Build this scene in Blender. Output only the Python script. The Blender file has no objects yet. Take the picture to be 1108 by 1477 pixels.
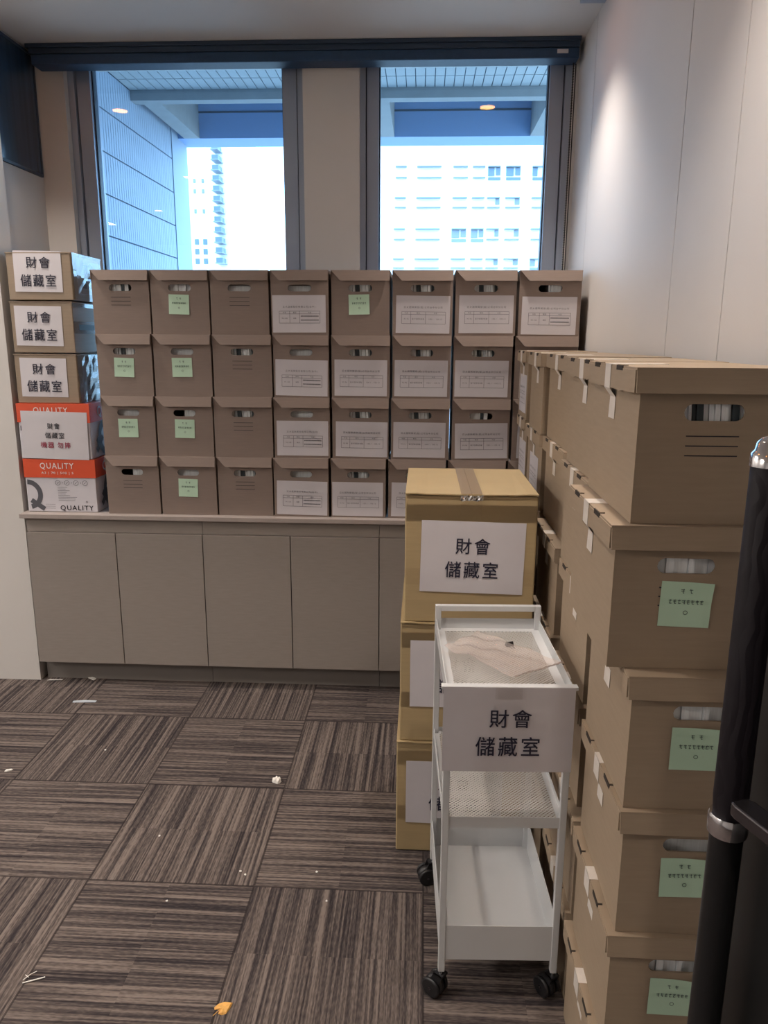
import bpy, bmesh, math, random
from mathutils import Vector, Matrix

# ------------------------------------------------------------------ camera, world, exposure
S = bpy.context.scene
COL = S.collection
IW, IH = 1108.0, 1477.0
FPX, PITCH, YAW, ROLL, EYE = 1093.04, 0.2241, 0.0497, 0.0054, 1.58


def cam_axes():
    cp, sp = math.cos(PITCH), math.sin(PITCH)
    cy, sy = math.cos(YAW), math.sin(YAW)
    fwd = Vector((-sy * cp, cy * cp, -sp))
    right = Vector((cy, sy, 0))
    up = right.cross(fwd)
    c, s = math.cos(ROLL), math.sin(ROLL)
    return c * right + s * up, -s * right + c * up, fwd


CR, CU, CF = cam_axes()


def at(px, py, axis, val):
    """the point of the place seen at photo pixel (px, py) on the plane axis = val (0 x, 1 y, 2 z)"""
    d = CF + CR * ((px - IW / 2) / FPX) - CU * ((py - IH / 2) / FPX)
    o = Vector((0, 0, EYE))
    return o + d * ((val - o[axis]) / d[axis])


cam = bpy.data.objects.new('camera', bpy.data.cameras.new('camera'))
COL.objects.link(cam)
cam.data.sensor_fit = 'HORIZONTAL'
cam.data.sensor_width = 36.0
cam.data.lens = 36.0 * FPX / IW
cam.data.clip_start = 0.02
cam.data.clip_end = 500
m = Matrix((CR, CU, -CF)).transposed().to_4x4()
m.translation = Vector((0, 0, EYE))
cam.matrix_world = m
S.camera = cam

SKY = 6.0          # strength of the overcast-bright sky
LAMP_W = 54.0      # each recessed downlight
FILL_W = 50.0     # each unseen flat panel, added as fill light for upright faces
EXPOSURE = 0.48
LAMP_COL = (1.0, 0.89, 0.79)
S.view_settings.view_transform = 'Standard'
S.view_settings.look = 'None'
S.view_settings.gamma = 1
S.view_settings.use_curve_mapping = False
S.view_settings.exposure = EXPOSURE

wd = bpy.data.worlds.new('sky')
S.world = wd
wd.use_nodes = True
wn = wd.node_tree.nodes
wl = wd.node_tree.links
bg = wn['Background']
tc = wn.new('ShaderNodeTexCoord')
sx = wn.new('ShaderNodeSeparateXYZ')
wl.new(tc.outputs['Generated'], sx.inputs[0])
rp = wn.new('ShaderNodeValToRGB')
rp.color_ramp.elements[0].position = 0.46
rp.color_ramp.elements[0].color = (0.30, 0.31, 0.32, 1)
rp.color_ramp.elements[1].position = 0.52
rp.color_ramp.elements[1].color = (0.72, 0.86, 1.0, 1)
mr = wn.new('ShaderNodeMapRange')
mr.inputs[1].default_value = -1
mr.inputs[2].default_value = 1
wl.new(sx.outputs['Z'], mr.inputs[0])
wl.new(mr.outputs[0], rp.inputs[0])
wl.new(rp.outputs[0], bg.inputs[0])
bg.inputs[1].default_value = SKY


# ------------------------------------------------------------------ materials
def mat(name, col, rough=0.6, metal=0.0, spec=0.5, noise=None, emit=None, bump=None, coat=0.0):
    """noise = (scale, amount, stretch xyz): mottles the surface's own colour"""
    mt = bpy.data.materials.new(name)
    mt.use_nodes = True
    nt = mt.node_tree
    b = nt.nodes['Principled BSDF']
    b.inputs['Base Color'].default_value = (*col, 1)
    b.inputs['Roughness'].default_value = rough
    b.inputs['Metallic'].default_value = metal
    b.inputs['Specular IOR Level'].default_value = spec
    b.inputs['Coat Weight'].default_value = coat
    if emit:
        b.inputs['Emission Color'].default_value = (*emit[0], 1)
        b.inputs['Emission Strength'].default_value = emit[1]
    if noise or bump:
        t = nt.nodes.new('ShaderNodeTexCoord')
        mp = nt.nodes.new('ShaderNodeMapping')
        nt.links.new(t.outputs['Object'], mp.inputs[0])
        sc, amt, st = noise or (bump[0], 0, (1, 1, 1))
        mp.inputs['Scale'].default_value = st
        n = nt.nodes.new('ShaderNodeTexNoise')
        n.inputs['Scale'].default_value = sc
        n.inputs['Detail'].default_value = 4
        nt.links.new(mp.outputs[0], n.inputs['Vector'])
        if noise:
            r = nt.nodes.new('ShaderNodeMapRange')
            r.inputs[1].default_value = 0.25
            r.inputs[2].default_value = 0.75
            r.inputs[3].default_value = 1 - amt
            r.inputs[4].default_value = 1 + amt
            nt.links.new(n.outputs['Fac'], r.inputs[0])
            mx = nt.nodes.new('ShaderNodeMix')
            mx.data_type = 'RGBA'
            mx.blend_type = 'MULTIPLY'
            mx.inputs[0].default_value = 1
            mx.inputs[6].default_value = (*col, 1)
            nt.links.new(r.outputs[0], mx.inputs[7])
            nt.links.new(mx.outputs[2], b.inputs['Base Color'])
        if bump:
            bp = nt.nodes.new('ShaderNodeBump')
            bp.inputs['Strength'].default_value = bump[1]
            bp.inputs['Distance'].default_value = 0.004
            n2 = nt.nodes.new('ShaderNodeTexNoise')
            n2.inputs['Scale'].default_value = bump[0]
            nt.links.new(mp.outputs[0], n2.inputs['Vector'])
            nt.links.new(n2.outputs['Fac'], bp.inputs['Height'])
            nt.links.new(bp.outputs[0], b.inputs['Normal'])
    return mt


M = {}
M['wall'] = mat('wall_paint', (0.60, 0.575, 0.55), 0.85, noise=(3, 0.02, (1, 1, 1)))
M['panel_wall'] = mat('wall_panel', (0.57, 0.545, 0.53), 0.7, noise=(3, 0.02, (1, 1, 1)))
M['groove'] = mat('groove', (0.12, 0.105, 0.10), 0.8)
M['ceiling'] = mat('ceiling_paint', (0.62, 0.60, 0.58), 0.9)
M['frame'] = mat('window_aluminium', (0.34, 0.39, 0.48), 0.42, 0.3)  # grey-blue aluminium, its blue raised towards the lens flare
M['frame_dark'] = mat('window_seal', (0.03, 0.04, 0.07), 0.5)
M['blind'] = mat('blind_fabric_flare', (0.016, 0.048, 0.11), 0.55, noise=(60, 0.15, (1, 1, 1)))  # the blue veil of lens flare is mixed into this dark fabric
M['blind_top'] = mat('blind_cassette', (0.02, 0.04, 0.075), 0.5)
M['laminate'] = mat('cabinet_laminate', (0.285, 0.25, 0.225), 0.5, noise=(30, 0.05, (0.6, 0.6, 4)))
M['laminate_top'] = mat('worktop_laminate', (0.36, 0.31, 0.285), 0.42, noise=(25, 0.05, (1, 1, 1)))
M['plinth'] = mat('plinth_laminate', (0.2, 0.18, 0.165), 0.5)
M['card'] = mat('archive_cardboard', (0.235, 0.18, 0.152), 0.75, noise=(55, 0.05, (0.25, 0.25, 2.5)), bump=(160, 0.05))
M['card_r'] = mat('archive_cardboard_brown', (0.315, 0.24, 0.168), 0.75, noise=(55, 0.05, (0.25, 0.25, 2.5)), bump=(160, 0.05))
M['slot'] = mat('slot_shade', (0.03, 0.022, 0.017), 0.9)
M['card_in'] = mat('archive_cardboard_inside', (0.2, 0.15, 0.11), 0.85)
M['ink'] = mat('black_ink', (0.012, 0.011, 0.02), 0.6)
M['ink_blue'] = mat('dark_blue_ink', (0.012, 0.012, 0.035), 0.6)
M['ink_grey'] = mat('grey_print', (0.085, 0.085, 0.10), 0.6)
M['ink_red'] = mat('red_ink', (0.33, 0.02, 0.06), 0.6)
M['ink_pen'] = mat('pencil', (0.05, 0.09, 0.075), 0.6)
M['paper'] = mat('white_paper', (0.59, 0.565, 0.595), 0.55, noise=(9, 0.035, (1, 1, 1)), bump=(14, 0.25))
M['files'] = mat('file_paper', (0.80, 0.84, 0.86), 0.6, noise=(30, 0.12, (8, 0.2, 0.2)))
M['files_b'] = mat('file_dark', (0.035, 0.05, 0.06), 0.6)
M['note'] = mat('green_note', (0.50, 0.70, 0.53), 0.6)
M['tape'] = mat('masking_tape', (0.66, 0.61, 0.56), 0.4, noise=(40, 0.06, (1, 1, 1)))
M['kraft'] = mat('kraft_cardboard', (0.40, 0.30, 0.16), 0.62, noise=(40, 0.05, (0.2, 0.2, 3)))
M['kraft_l'] = mat('carton_cardboard', (0.28, 0.212, 0.148), 0.6, noise=(40, 0.06, (0.2, 0.2, 3)))
M['orange'] = mat('orange_print', (0.68, 0.085, 0.03), 0.4, noise=(8, 0.06, (1, 1, 1)))
M['carton_white'] = mat('carton_white', (0.60, 0.58, 0.62), 0.45)
M['white_print'] = mat('white_print', (0.80, 0.72, 0.70), 0.5)
M['steel_white'] = mat('white_steel', (0.57, 0.58, 0.59), 0.35)
M['rubber'] = mat('black_rubber', (0.012, 0.012, 0.014), 0.45)
M['chrome'] = mat('chrome', (0.75, 0.75, 0.78), 0.12, 1.0)
M['door'] = mat('black_door', (0.004, 0.0045, 0.005), 0.4)
M['lever'] = mat('dark_steel', (0.12, 0.11, 0.12), 0.25, 0.9)
M['black_metal'] = mat('black_metal', (0.012, 0.012, 0.013), 0.3, spec=0.3)
M['dark_glass'] = mat('dark_tinted_glass', (0.025, 0.05, 0.085), 0.12, noise=(5, 0.3, (0.1, 4, 0.1)))  # the stretched noise paints upright reflection streaks into the dark glass
M['lens'] = mat('lamp_lens', (1, 0.9, 0.8), 0.4, emit=((1.0, 0.34, 0.06), 26))
M['lamp_rim'] = mat('lamp_rim', (0.7, 0.7, 0.7), 0.5)
M['leaf'] = mat('dry_leaf', (0.62, 0.33, 0.08), 0.6, noise=(90, 0.2, (1, 1, 1)))
M['foam'] = mat('white_scrap', (0.75, 0.72, 0.68), 0.7)
M['strip'] = mat('clear_strip', (0.45, 0.5, 0.55), 0.2)
M['concrete'] = mat('concrete', (0.30, 0.32, 0.33), 0.85, noise=(14, 0.08, (1, 1, 1)))
M['soffit_tile'] = mat('soffit_tile', (0.44, 0.47, 0.48), 0.8, noise=(2, 0.06, (1, 1, 1)))
M['soffit_joint'] = mat('soffit_joint', (0.09, 0.12, 0.16), 0.8)
M['clad'] = mat('cladding_panel', (0.36, 0.44, 0.55), 0.6)  # grey panels, given the blue of skylight and tinted glazing
M['fascia'] = mat('fascia_panel', (0.26, 0.40, 0.66), 0.6)  # the skylight's blue on the shaded fascia is put into its colour
M['facade'] = mat('facade_white', (0.84, 0.84, 0.84), 0.8)
M['facade_win'] = mat('facade_window', (0.12, 0.17, 0.24), 0.3)
M['facade_pale'] = mat('facade_window_pale', (0.22, 0.25, 0.30), 0.4)


def ray_glass():
    mt = bpy.data.materials.new('tinted_glazing')
    mt.use_nodes = True
    nt = mt.node_tree
    nt.nodes.remove(nt.nodes['Principled BSDF'])
    out = nt.nodes['Material Output']
    tr = nt.nodes.new('ShaderNodeBsdfTransparent')
    tr.inputs[0].default_value = (0.66, 0.83, 0.96, 1)
    gl = nt.nodes.new('ShaderNodeBsdfGlossy')
    gl.inputs['Roughness'].default_value = 0.0
    mx = nt.nodes.new('ShaderNodeMixShader')
    fr = nt.nodes.new('ShaderNodeFresnel')
    fr.inputs[0].default_value = 1.5
    nt.links.new(fr.outputs[0], mx.inputs[0])
    nt.links.new(tr.outputs[0], mx.inputs[1])
    nt.links.new(gl.outputs[0], mx.inputs[2])
    nt.links.new(mx.outputs[0], out.inputs[0])
    return mt


M['glass'] = ray_glass()


def film(name, tint, haze, rough=0.12, gloss=0.25, milk=(0.8, 0.76, 0.74)):
    """clear plastic: mostly transparent, a little milky, shiny where it crumples"""
    mt = bpy.data.materials.new(name)
    mt.use_nodes = True
    nt = mt.node_tree
    nt.nodes.remove(nt.nodes['Principled BSDF'])
    out = nt.nodes['Material Output']
    tr = nt.nodes.new('ShaderNodeBsdfTransparent')
    tr.inputs[0].default_value = (*tint, 1)
    df = nt.nodes.new('ShaderNodeBsdfDiffuse')
    df.inputs[0].default_value = (*milk, 1)
    gl = nt.nodes.new('ShaderNodeBsdfGlossy')
    gl.inputs['Roughness'].default_value = rough
    m1 = nt.nodes.new('ShaderNodeMixShader')
    m1.inputs[0].default_value = haze
    m2 = nt.nodes.new('ShaderNodeMixShader')
    lw = nt.nodes.new('ShaderNodeLayerWeight')
    lw.inputs[0].default_value = gloss
    nt.links.new(tr.outputs[0], m1.inputs[1])
    nt.links.new(df.outputs[0], m1.inputs[2])
    nt.links.new(lw.outputs['Fresnel'], m2.inputs[0])
    nt.links.new(m1.outputs[0], m2.inputs[1])
    nt.links.new(gl.outputs[0], m2.inputs[2])
    nt.links.new(m2.outputs[0], out.inputs[0])
    return mt


M['film'] = film('clear_bag', (0.97, 0.93, 0.91), 0.26, 0.1, 0.3, (0.72, 0.62, 0.58))
M['clear_tape'] = film('clear_tape', (0.97, 0.962, 0.955), 0.03, 0.2, 0.10, (0.5, 0.42, 0.3))
M['brown_tape'] = film('brown_tape', (0.85, 0.80, 0.76), 0.45, 0.25, 0.15, (0.40, 0.31, 0.22))
M['wrap'] = film('clear_wrap', (0.92, 0.94, 0.96), 0.22, 0.1, 0.5, (0.7, 0.75, 0.8))


def carpet():
    mt = bpy.data.materials.new('carpet_tiles')
    mt.use_nodes = True
    nt = mt.node_tree
    L = nt.links.new
    b = nt.nodes['Principled BSDF']
    b.inputs['Roughness'].default_value = 0.95
    b.inputs['Specular IOR Level'].default_value = 0.1

    def math_(op, a, bb=None, c=None):
        n = nt.nodes.new('ShaderNodeMath')
        n.operation = op
        for i, v in enumerate((a, bb, c)):
            if v is None:
                continue
            if isinstance(v, (int, float)):
                n.inputs[i].default_value = v
            else:
                L(v, n.inputs[i])
        return n.outputs[0]

    tc = nt.nodes.new('ShaderNodeTexCoord')
    sp = nt.nodes.new('ShaderNodeSeparateXYZ')
    L(tc.outputs['Object'], sp.inputs[0])
    u = math_('DIVIDE', math_('SUBTRACT', sp.outputs[0], CX0), 0.5)
    v = math_('DIVIDE', math_('SUBTRACT', sp.outputs[1], CY0), 0.5)
    iu, iv = math_('FLOOR', u), math_('FLOOR', v)
    fu, fv = math_('SUBTRACT', u, iu), math_('SUBTRACT', v, iv)
    par = math_('FLOORED_MODULO', math_('ADD', iu, iv), 2)          # 1: stripes run in x
    ac = math_('ADD', math_('MULTIPLY', fv, par), math_('MULTIPLY', fu, math_('SUBTRACT', 1, par)))
    al = math_('ADD', math_('MULTIPLY', fu, par), math_('MULTIPLY', fv, math_('SUBTRACT', 1, par)))
    half = math_('FLOOR', math_('MULTIPLY', al, 2))
    seed = math_('ADD', math_('ADD', math_('MULTIPLY', iu, 7.31), math_('MULTIPLY', iv, 3.77)), math_('MULTIPLY', half, 0.32))

    def stripes(freq, stretch, off):
        cb = nt.nodes.new('ShaderNodeCombineXYZ')
        L(math_('ADD', math_('MULTIPLY', ac, freq), off), cb.inputs[0])
        L(math_('MULTIPLY', al, stretch), cb.inputs[1])
        L(seed, cb.inputs[2])
        n = nt.nodes.new('ShaderNodeTexNoise')
        n.inputs['Scale'].default_value = 1
        n.inputs['Detail'].default_value = 1.5
        L(cb.outputs[0], n.inputs['Vector'])
        return n.outputs['Fac']

    s1 = stripes(78, 0.8, 0)
    s2 = stripes(34, 0.5, 40)
    s3 = stripes(150, 26, 90)
    f = math_('ADD', math_('ADD', math_('MULTIPLY', s1, 0.55), math_('MULTIPLY', s2, 0.35)), math_('MULTIPLY', s3, 0.25))
    r = nt.nodes.new('ShaderNodeValToRGB')
    e = r.color_ramp.elements
    e[0].position, e[0].color = 0.44, (0.028, 0.023, 0.025, 1)
    e[1].position, e[1].color = 0.70, (0.172, 0.140, 0.124, 1)
    x = e.new(0.53)
    x.color = (0.060, 0.049, 0.047, 1)
    x = e.new(0.60)
    x.color = (0.100, 0.081, 0.073, 1)
    L(f, r.inputs[0])
    # seam between tiles
    du = math_('MINIMUM', fu, math_('SUBTRACT', 1, fu))
    dv = math_('MINIMUM', fv, math_('SUBTRACT', 1, fv))
    seam = math_('LESS_THAN', math_('MINIMUM', du, dv), 0.006)
    mx = nt.nodes.new('ShaderNodeMix')
    mx.data_type = 'RGBA'
    L(math_('MULTIPLY', seam, 0.7), mx.inputs[0])
    L(r.outputs[0], mx.inputs[6])
    mx.inputs[7].default_value = (0.02, 0.016, 0.016, 1)
    L(mx.outputs[2], b.inputs['Base Color'])
    bp = nt.nodes.new('ShaderNodeBump')
    bp.inputs['Strength'].default_value = 0.5
    bp.inputs['Distance'].default_value = 0.004
    L(f, bp.inputs['Height'])
    L(bp.outputs[0], b.inputs['Normal'])
    return mt


CX0, CY0 = -0.9747, 2.9188
M['carpet'] = carpet()


def perforated():
    mt = bpy.data.materials.new('perforated_white_steel')
    mt.use_nodes = True
    nt = mt.node_tree
    L = nt.links.new
    b = nt.nodes['Principled BSDF']
    b.inputs['Base Color'].default_value = (0.60, 0.585, 0.56, 1)
    b.inputs['Roughness'].default_value = 0.4
    tc = nt.nodes.new('ShaderNodeTexCoord')
    mp = nt.nodes.new('ShaderNodeMapping')
    mp.inputs['Rotation'].default_value = (0, 0, math.radians(45))
    mp.inputs['Scale'].default_value = (1 / 0.0070,) * 3
    L(tc.outputs['Object'], mp.inputs[0])
    fr = nt.nodes.new('ShaderNodeVectorMath')
    fr.operation = 'FRACTION'
    L(mp.outputs[0], fr.inputs[0])
    sb = nt.nodes.new('ShaderNodeVectorMath')
    sb.operation = 'SUBTRACT'
    sb.inputs[1].default_value = (0.5, 0.5, 0.5)
    L(fr.outputs[0], sb.inputs[0])
    mu = nt.nodes.new('ShaderNodeVectorMath')
    mu.operation = 'MULTIPLY'
    mu.inputs[1].default_value = (1, 1, 0)
    L(sb.outputs[0], mu.inputs[0])
    ln = nt.nodes.new('ShaderNodeVectorMath')
    ln.operation = 'LENGTH'
    L(mu.outputs[0], ln.inputs[0])
    lt = nt.nodes.new('ShaderNodeMath')
    lt.operation = 'GREATER_THAN'
    lt.inputs[1].default_value = 0.40
    L(ln.outputs['Value'], lt.inputs[0])
    L(lt.outputs[0], b.inputs['Alpha'])
    return mt


M['perf'] = perforated()


def leather():
    mt = mat('woven_leather', (0.008, 0.006, 0.009), 0.6, spec=0.25)
    nt = mt.node_tree
    b = nt.nodes['Principled BSDF']
    tc = nt.nodes.new('ShaderNodeTexCoord')
    w = nt.nodes.new('ShaderNodeTexWave')
    w.wave_profile = 'TRI'
    w.inputs['Scale'].default_value = 26
    w.inputs['Distortion'].default_value = 6
    w.inputs['Detail'].default_value = 1
    nt.links.new(tc.outputs['Object'], w.inputs['Vector'])
    bp = nt.nodes.new('ShaderNodeBump')
    bp.inputs['Strength'].default_value = 0.6
    bp.inputs['Distance'].default_value = 0.003
    bp.inputs['Strength'].default_value = 0.4
    nt.links.new(w.outputs['Fac'], bp.inputs['Height'])
    nt.links.new(bp.outputs[0], b.inputs['Normal'])
    return mt


M['leather'] = leather()


# ------------------------------------------------------------------ mesh helpers
class MB:
    """collects shapes, then links them as ONE mesh object"""

    def __init__(self):
        self.v, self.f, self.mi, self.ms, self.sm = [], [], [], [], []

    def _m(self, mt):
        if mt not in self.ms:
            self.ms.append(mt)
        return self.ms.index(mt)

    def add(self, vs, fs, mt, smooth=False):
        o = len(self.v)
        self.v += [tuple(x) for x in vs]
        k = self._m(mt)
        for f in fs:
            self.f.append([i + o for i in f])
            self.mi.append(k)
            self.sm.append(smooth)
        return self

    def box(self, x0, x1, y0, y1, z0, z1, mt, M4=None):
        vs = [Vector((x, y, z)) for z in (z0, z1) for y in (y0, y1) for x in (x0, x1)]
        if M4 is not None:
            vs = [M4 @ q for q in vs]
        return self.add(vs, [(0, 2, 3, 1), (4, 5, 7, 6), (0, 1, 5, 4), (2, 6, 7, 3), (0, 4, 6, 2), (1, 3, 7, 5)], mt)

    def quad(self, x0, x1, y, z0, z1, mt):
        return self.add([(x0, y, z0), (x1, y, z0), (x1, y, z1), (x0, y, z1)], [(0, 1, 2, 3)], mt)

    def flat(self, x0, x1, y0, y1, z, mt):
        return self.add([(x0, y0, z), (x1, y0, z), (x1, y1, z), (x0, y1, z)], [(0, 1, 2, 3)], mt)

    def prism(self, poly, axis, a0, a1, mt, M4=None):
        """extrudes a 2D polygon along an axis: axis 1 takes (x, z), axis 2 (x, y), axis 0 (y, z)"""
        n = len(poly)

        def p3(p, a):
            return {0: (a, p[0], p[1]), 1: (p[0], a, p[1]), 2: (p[0], p[1], a)}[axis]
        vs = [Vector(p3(p, a0)) for p in poly] + [Vector(p3(p, a1)) for p in poly]
        if M4 is not None:
            vs = [M4 @ q for q in vs]
        fs = [tuple(range(n))[::-1], tuple(range(n, 2 * n))] + [(i, (i + 1) % n, n + (i + 1) % n, n + i) for i in range(n)]
        return self.add(vs, fs, mt)

    def tube(self, pts, r, mt, n=12, cap=True):
        rings = []
        pts = [Vector(p) for p in pts]
        rs = r if isinstance(r, (list, tuple)) else [r] * len(pts)
        ref = None
        vs = []
        for i, p in enumerate(pts):
            d = (pts[min(i + 1, len(pts) - 1)] - pts[max(i - 1, 0)])
            d = d.normalized() if d.length > 1e-9 else Vector((0, 0, 1))
            if ref is None:
                ref = Vector((1, 0, 0)) if abs(d.x) < 0.9 else Vector((0, 1, 0))
            a = d.cross(ref).normalized()
            bb = d.cross(a)
            for k in range(n):
                t = 2 * math.pi * k / n
                vs.append(p + (a * math.cos(t) + bb * math.sin(t)) * rs[i])
        fs = []
        for i in range(len(pts) - 1):
            for k in range(n):
                fs.append((i * n + k, i * n + (k + 1) % n, (i + 1) * n + (k + 1) % n, (i + 1) * n + k))
        self.add(vs, fs, mt, True)
        if cap:
            self.add(vs[:n], [tuple(range(n))], mt)
            self.add(vs[-n:], [tuple(range(n))[::-1]], mt)
        return self

    def mesh(self, name):
        me = bpy.data.meshes.new(name)
        me.from_pydata(self.v, [], self.f)
        for mt in self.ms:
            me.materials.append(mt)
        me.polygons.foreach_set('material_index', self.mi)
        me.polygons.foreach_set('use_smooth', self.sm)
        bm = bmesh.new()
        bm.from_mesh(me)
        bmesh.ops.recalc_face_normals(bm, faces=bm.faces)
        bm.to_mesh(me)
        bm.free()
        me.update()
        return me

    def build(self, name, parent=None, bevel=0):
        return link(name, self.mesh(name), parent, bevel)


def link(name, me, parent=None, bevel=0):
    o = bpy.data.objects.new(name, me)
    COL.objects.link(o)
    if parent:
        o.parent = parent
    if bevel:
        b = o.modifiers.new('bevel', 'BEVEL')
        b.width = bevel
        b.segments = 2
        b.limit_method = 'ANGLE'
    return o


def tag(o, label=None, cat=None, group=None, kind=None):
    if label:
        o['label'] = label
    if cat:
        o['category'] = cat
    if group:
        o['group'] = group
    if kind:
        o['kind'] = kind
    return o


def empty(name, loc=(0, 0, 0), rz=0):
    o = bpy.data.objects.new(name, None)
    o.empty_display_size = 0.05
    COL.objects.link(o)
    o.location = loc
    o.rotation_euler = (0, 0, rz)
    return o


_tc = {}


def text_mesh(s, mt):
    """lettering as a flat mesh in x (right) and z (up), facing -y, centred, width and height returned"""
    if s not in _tc:
        cu = bpy.data.curves.new('lettering', 'FONT')
        cu.body = s
        cu.size = 1
        cu.resolution_u = 3
        cu.space_character = 1.22
        o = bpy.data.objects.new('lettering_source', cu)
        COL.objects.link(o)
        dg = bpy.context.evaluated_depsgraph_get()
        me = o.evaluated_get(dg).to_mesh()
        vs = [v.co.copy() for v in me.vertices]
        fs = [tuple(p.vertices) for p in me.polygons]
        o.evaluated_get(dg).to_mesh_clear()
        bpy.data.objects.remove(o)
        bpy.data.curves.remove(cu)
        x0, x1 = min(v.x for v in vs), max(v.x for v in vs)
        y0, y1 = min(v.y for v in vs), max(v.y for v in vs)
        vs = [((v.x - (x0 + x1) / 2), (v.y - (y0 + y1) / 2)) for v in vs]
        _tc[s] = (vs, fs, x1 - x0, y1 - y0)
    return _tc[s]


def text(mb, s, cx, cz, mt, width=None, height=None, y=0.0, M4=None):
    vs, fs, w, h = text_mesh(s, mt)
    kx = width / w if width else height / h
    kz = height / h if height else kx
    pts = [Vector((cx + a * kx, y, cz + b * kz)) for a, b in vs]
    if M4 is not None:
        pts = [M4 @ q for q in pts]
    mb.add(pts, fs, mt)
    if height is None or h * kz > 0.012:          # a heavier pen for the large lettering
        e = h * kz * 0.006
        for j_, (dx_, dz_) in enumerate(((e, e), (-e, -e), (e, -e), (-e, e))):
            q2_ = [Vector((cx + a * kx + dx_, y - 0.0002 * (j_ + 1), cz + b * kz + dz_)) for a, b in vs]
            mb.add([M4 @ q for q in q2_] if M4 is not None else q2_, fs, mt)


def stroke(mb, pts, w, mt, y=0.0):
    """a flat pen line in the x-z plane"""
    for (a, b), (c, d) in zip(pts[:-1], pts[1:]):
        L = math.hypot(c - a, d - b) or 1e-6
        nx, nz = -(d - b) / L * w / 2, (c - a) / L * w / 2
        mb.add([(a + nx, y, b + nz), (a - nx, y, b - nz), (c - nx, y, d - nz), (c + nx, y, d + nz)], [(0, 1, 2, 3)], mt)


def ring(cx, cz, r, n=14):
    return [(cx + r * math.cos(2 * math.pi * k / n), cz + r * math.sin(2 * math.pi * k / n)) for k in range(n + 1)]


def sheet_mesh(name, w, h, mt, wave=0.0, n=8, seed=0):
    """a sheet of paper, x 0..w, z 0..h, its face towards -y, slightly wavy"""
    rnd = random.Random(seed)
    ph = [rnd.uniform(0, 6.28) for _ in range(4)]
    mb = MB()
    vs, fs = [], []
    for s in (0, 1):
        for j in range(n + 1):
            for i in range(n + 1):
                a, c = i / n, j / n
                y = -wave * (0.5 + 0.3 * math.sin(a * 5 + ph[0] + c * 2) + 0.2 * math.sin(c * 6 + ph[1] - a * 3)) * min(1, 2.5 * (1 - c)) * min(1, 3 * a + 0.1, 3 * (1 - a) + 0.1)
                vs.append((a * w, y + (0.0006 if s else 0), c * h))
    N = (n + 1) * (n + 1)
    for j in range(n):
        for i in range(n):
            q = j * (n + 1) + i
            fs.append((q, q + 1, q + n + 2, q + n + 1))
            fs.append((N + q, N + q + n + 1, N + q + n + 2, N + q + 1))
    mb.add(vs, fs, mt, True)
    fs = []
    for i in range(n):
        fs += [(i, N + i, N + i + 1, i + 1), (n * (n + 1) + i, n * (n + 1) + i + 1, N + n * (n + 1) + i + 1, N + n * (n + 1) + i)]
        fs += [(i * (n + 1), (i + 1) * (n + 1), N + (i + 1) * (n + 1), N + i * (n + 1)), (i * (n + 1) + n, N + i * (n + 1) + n, N + (i + 1) * (n + 1) + n, (i + 1) * (n + 1) + n)]
    mb.add(vs, fs, mt, False)          # the cut edges keep their own corners
    return mb.mesh(name)


# ------------------------------------------------------------------ the room
XR, XL, XPIL = 0.668, -1.80, -1.783      # right wall, wall of the window recess, end of the wall beside it
YB, YG, YPIL = 3.74, 3.84, 3.235         # window wall, glazing, wall beside the recess
ZC = 2.84
XFAR, YFAR = -4.2, -3.2


def struct(o):
    return tag(o, kind='structure')


struct(MB().box(XFAR - 0.1, XR + 0.1, YFAR - 0.1, YB + 0.25, -0.1, 0, M['carpet']).build('floor'))
struct(MB().box(XFAR - 0.1, XR + 0.1, YFAR - 0.1, YB + 0.25, ZC, ZC + 0.12, M['ceiling']).build('ceiling'))
w = MB()
seams = [3.39, 2.185, 1.80, 0.6, -0.6, -1.8]
ys = [YB + 0.25] + seams + [YFAR - 0.1]
for a, b in zip(ys[:-1], ys[1:]):
    w.box(XR, XR + 0.02, b + 0.0024, a - 0.0024, 0, ZC, M['panel_wall'])
w.box(XR + 0.004, XR + 0.1, YFAR - 0.1, YB + 0.25, 0, ZC, M['groove'])
struct(w.build('wall_right'))
struct(MB().box(XL - 0.08, XL, YPIL + 0.1, YB + 0.25, 0, ZC, M['wall']).build('wall_left'))
struct(MB().box(XFAR, XPIL, YPIL, YPIL + 0.12, 0, ZC, M['wall']).build('wall_side'))
struct(MB().box(XFAR - 0.1, XFAR, YFAR, YPIL + 0.1, 0, ZC, M['wall']).build('wall_far_left'))
struct(MB().box(XFAR, XR, YFAR - 0.1, YFAR, 0, ZC, M['wall']).build('wall_front'))
# window wall with two openings
OX = [(-1.665, -0.565), (-0.308, 0.645)]
SILL, HEAD = 0.95, 2.825
w = MB()
w.box(XL, OX[0][0], YB, YB + 0.2, 0, ZC, M['wall'])
w.box(OX[0][1], OX[1][0], YB, YB + 0.2, 0, ZC, M['wall'])
w.box(OX[1][1], XR, YB, YB + 0.2, 0, ZC, M['wall'])
for a, b in OX:
    w.box(a, b, YB, YB + 0.2, 0, SILL, M['wall'])
    w.box(a, b, YB, YB + 0.2, HEAD, ZC, M['wall'])
struct(w.build('wall_back'))
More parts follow.
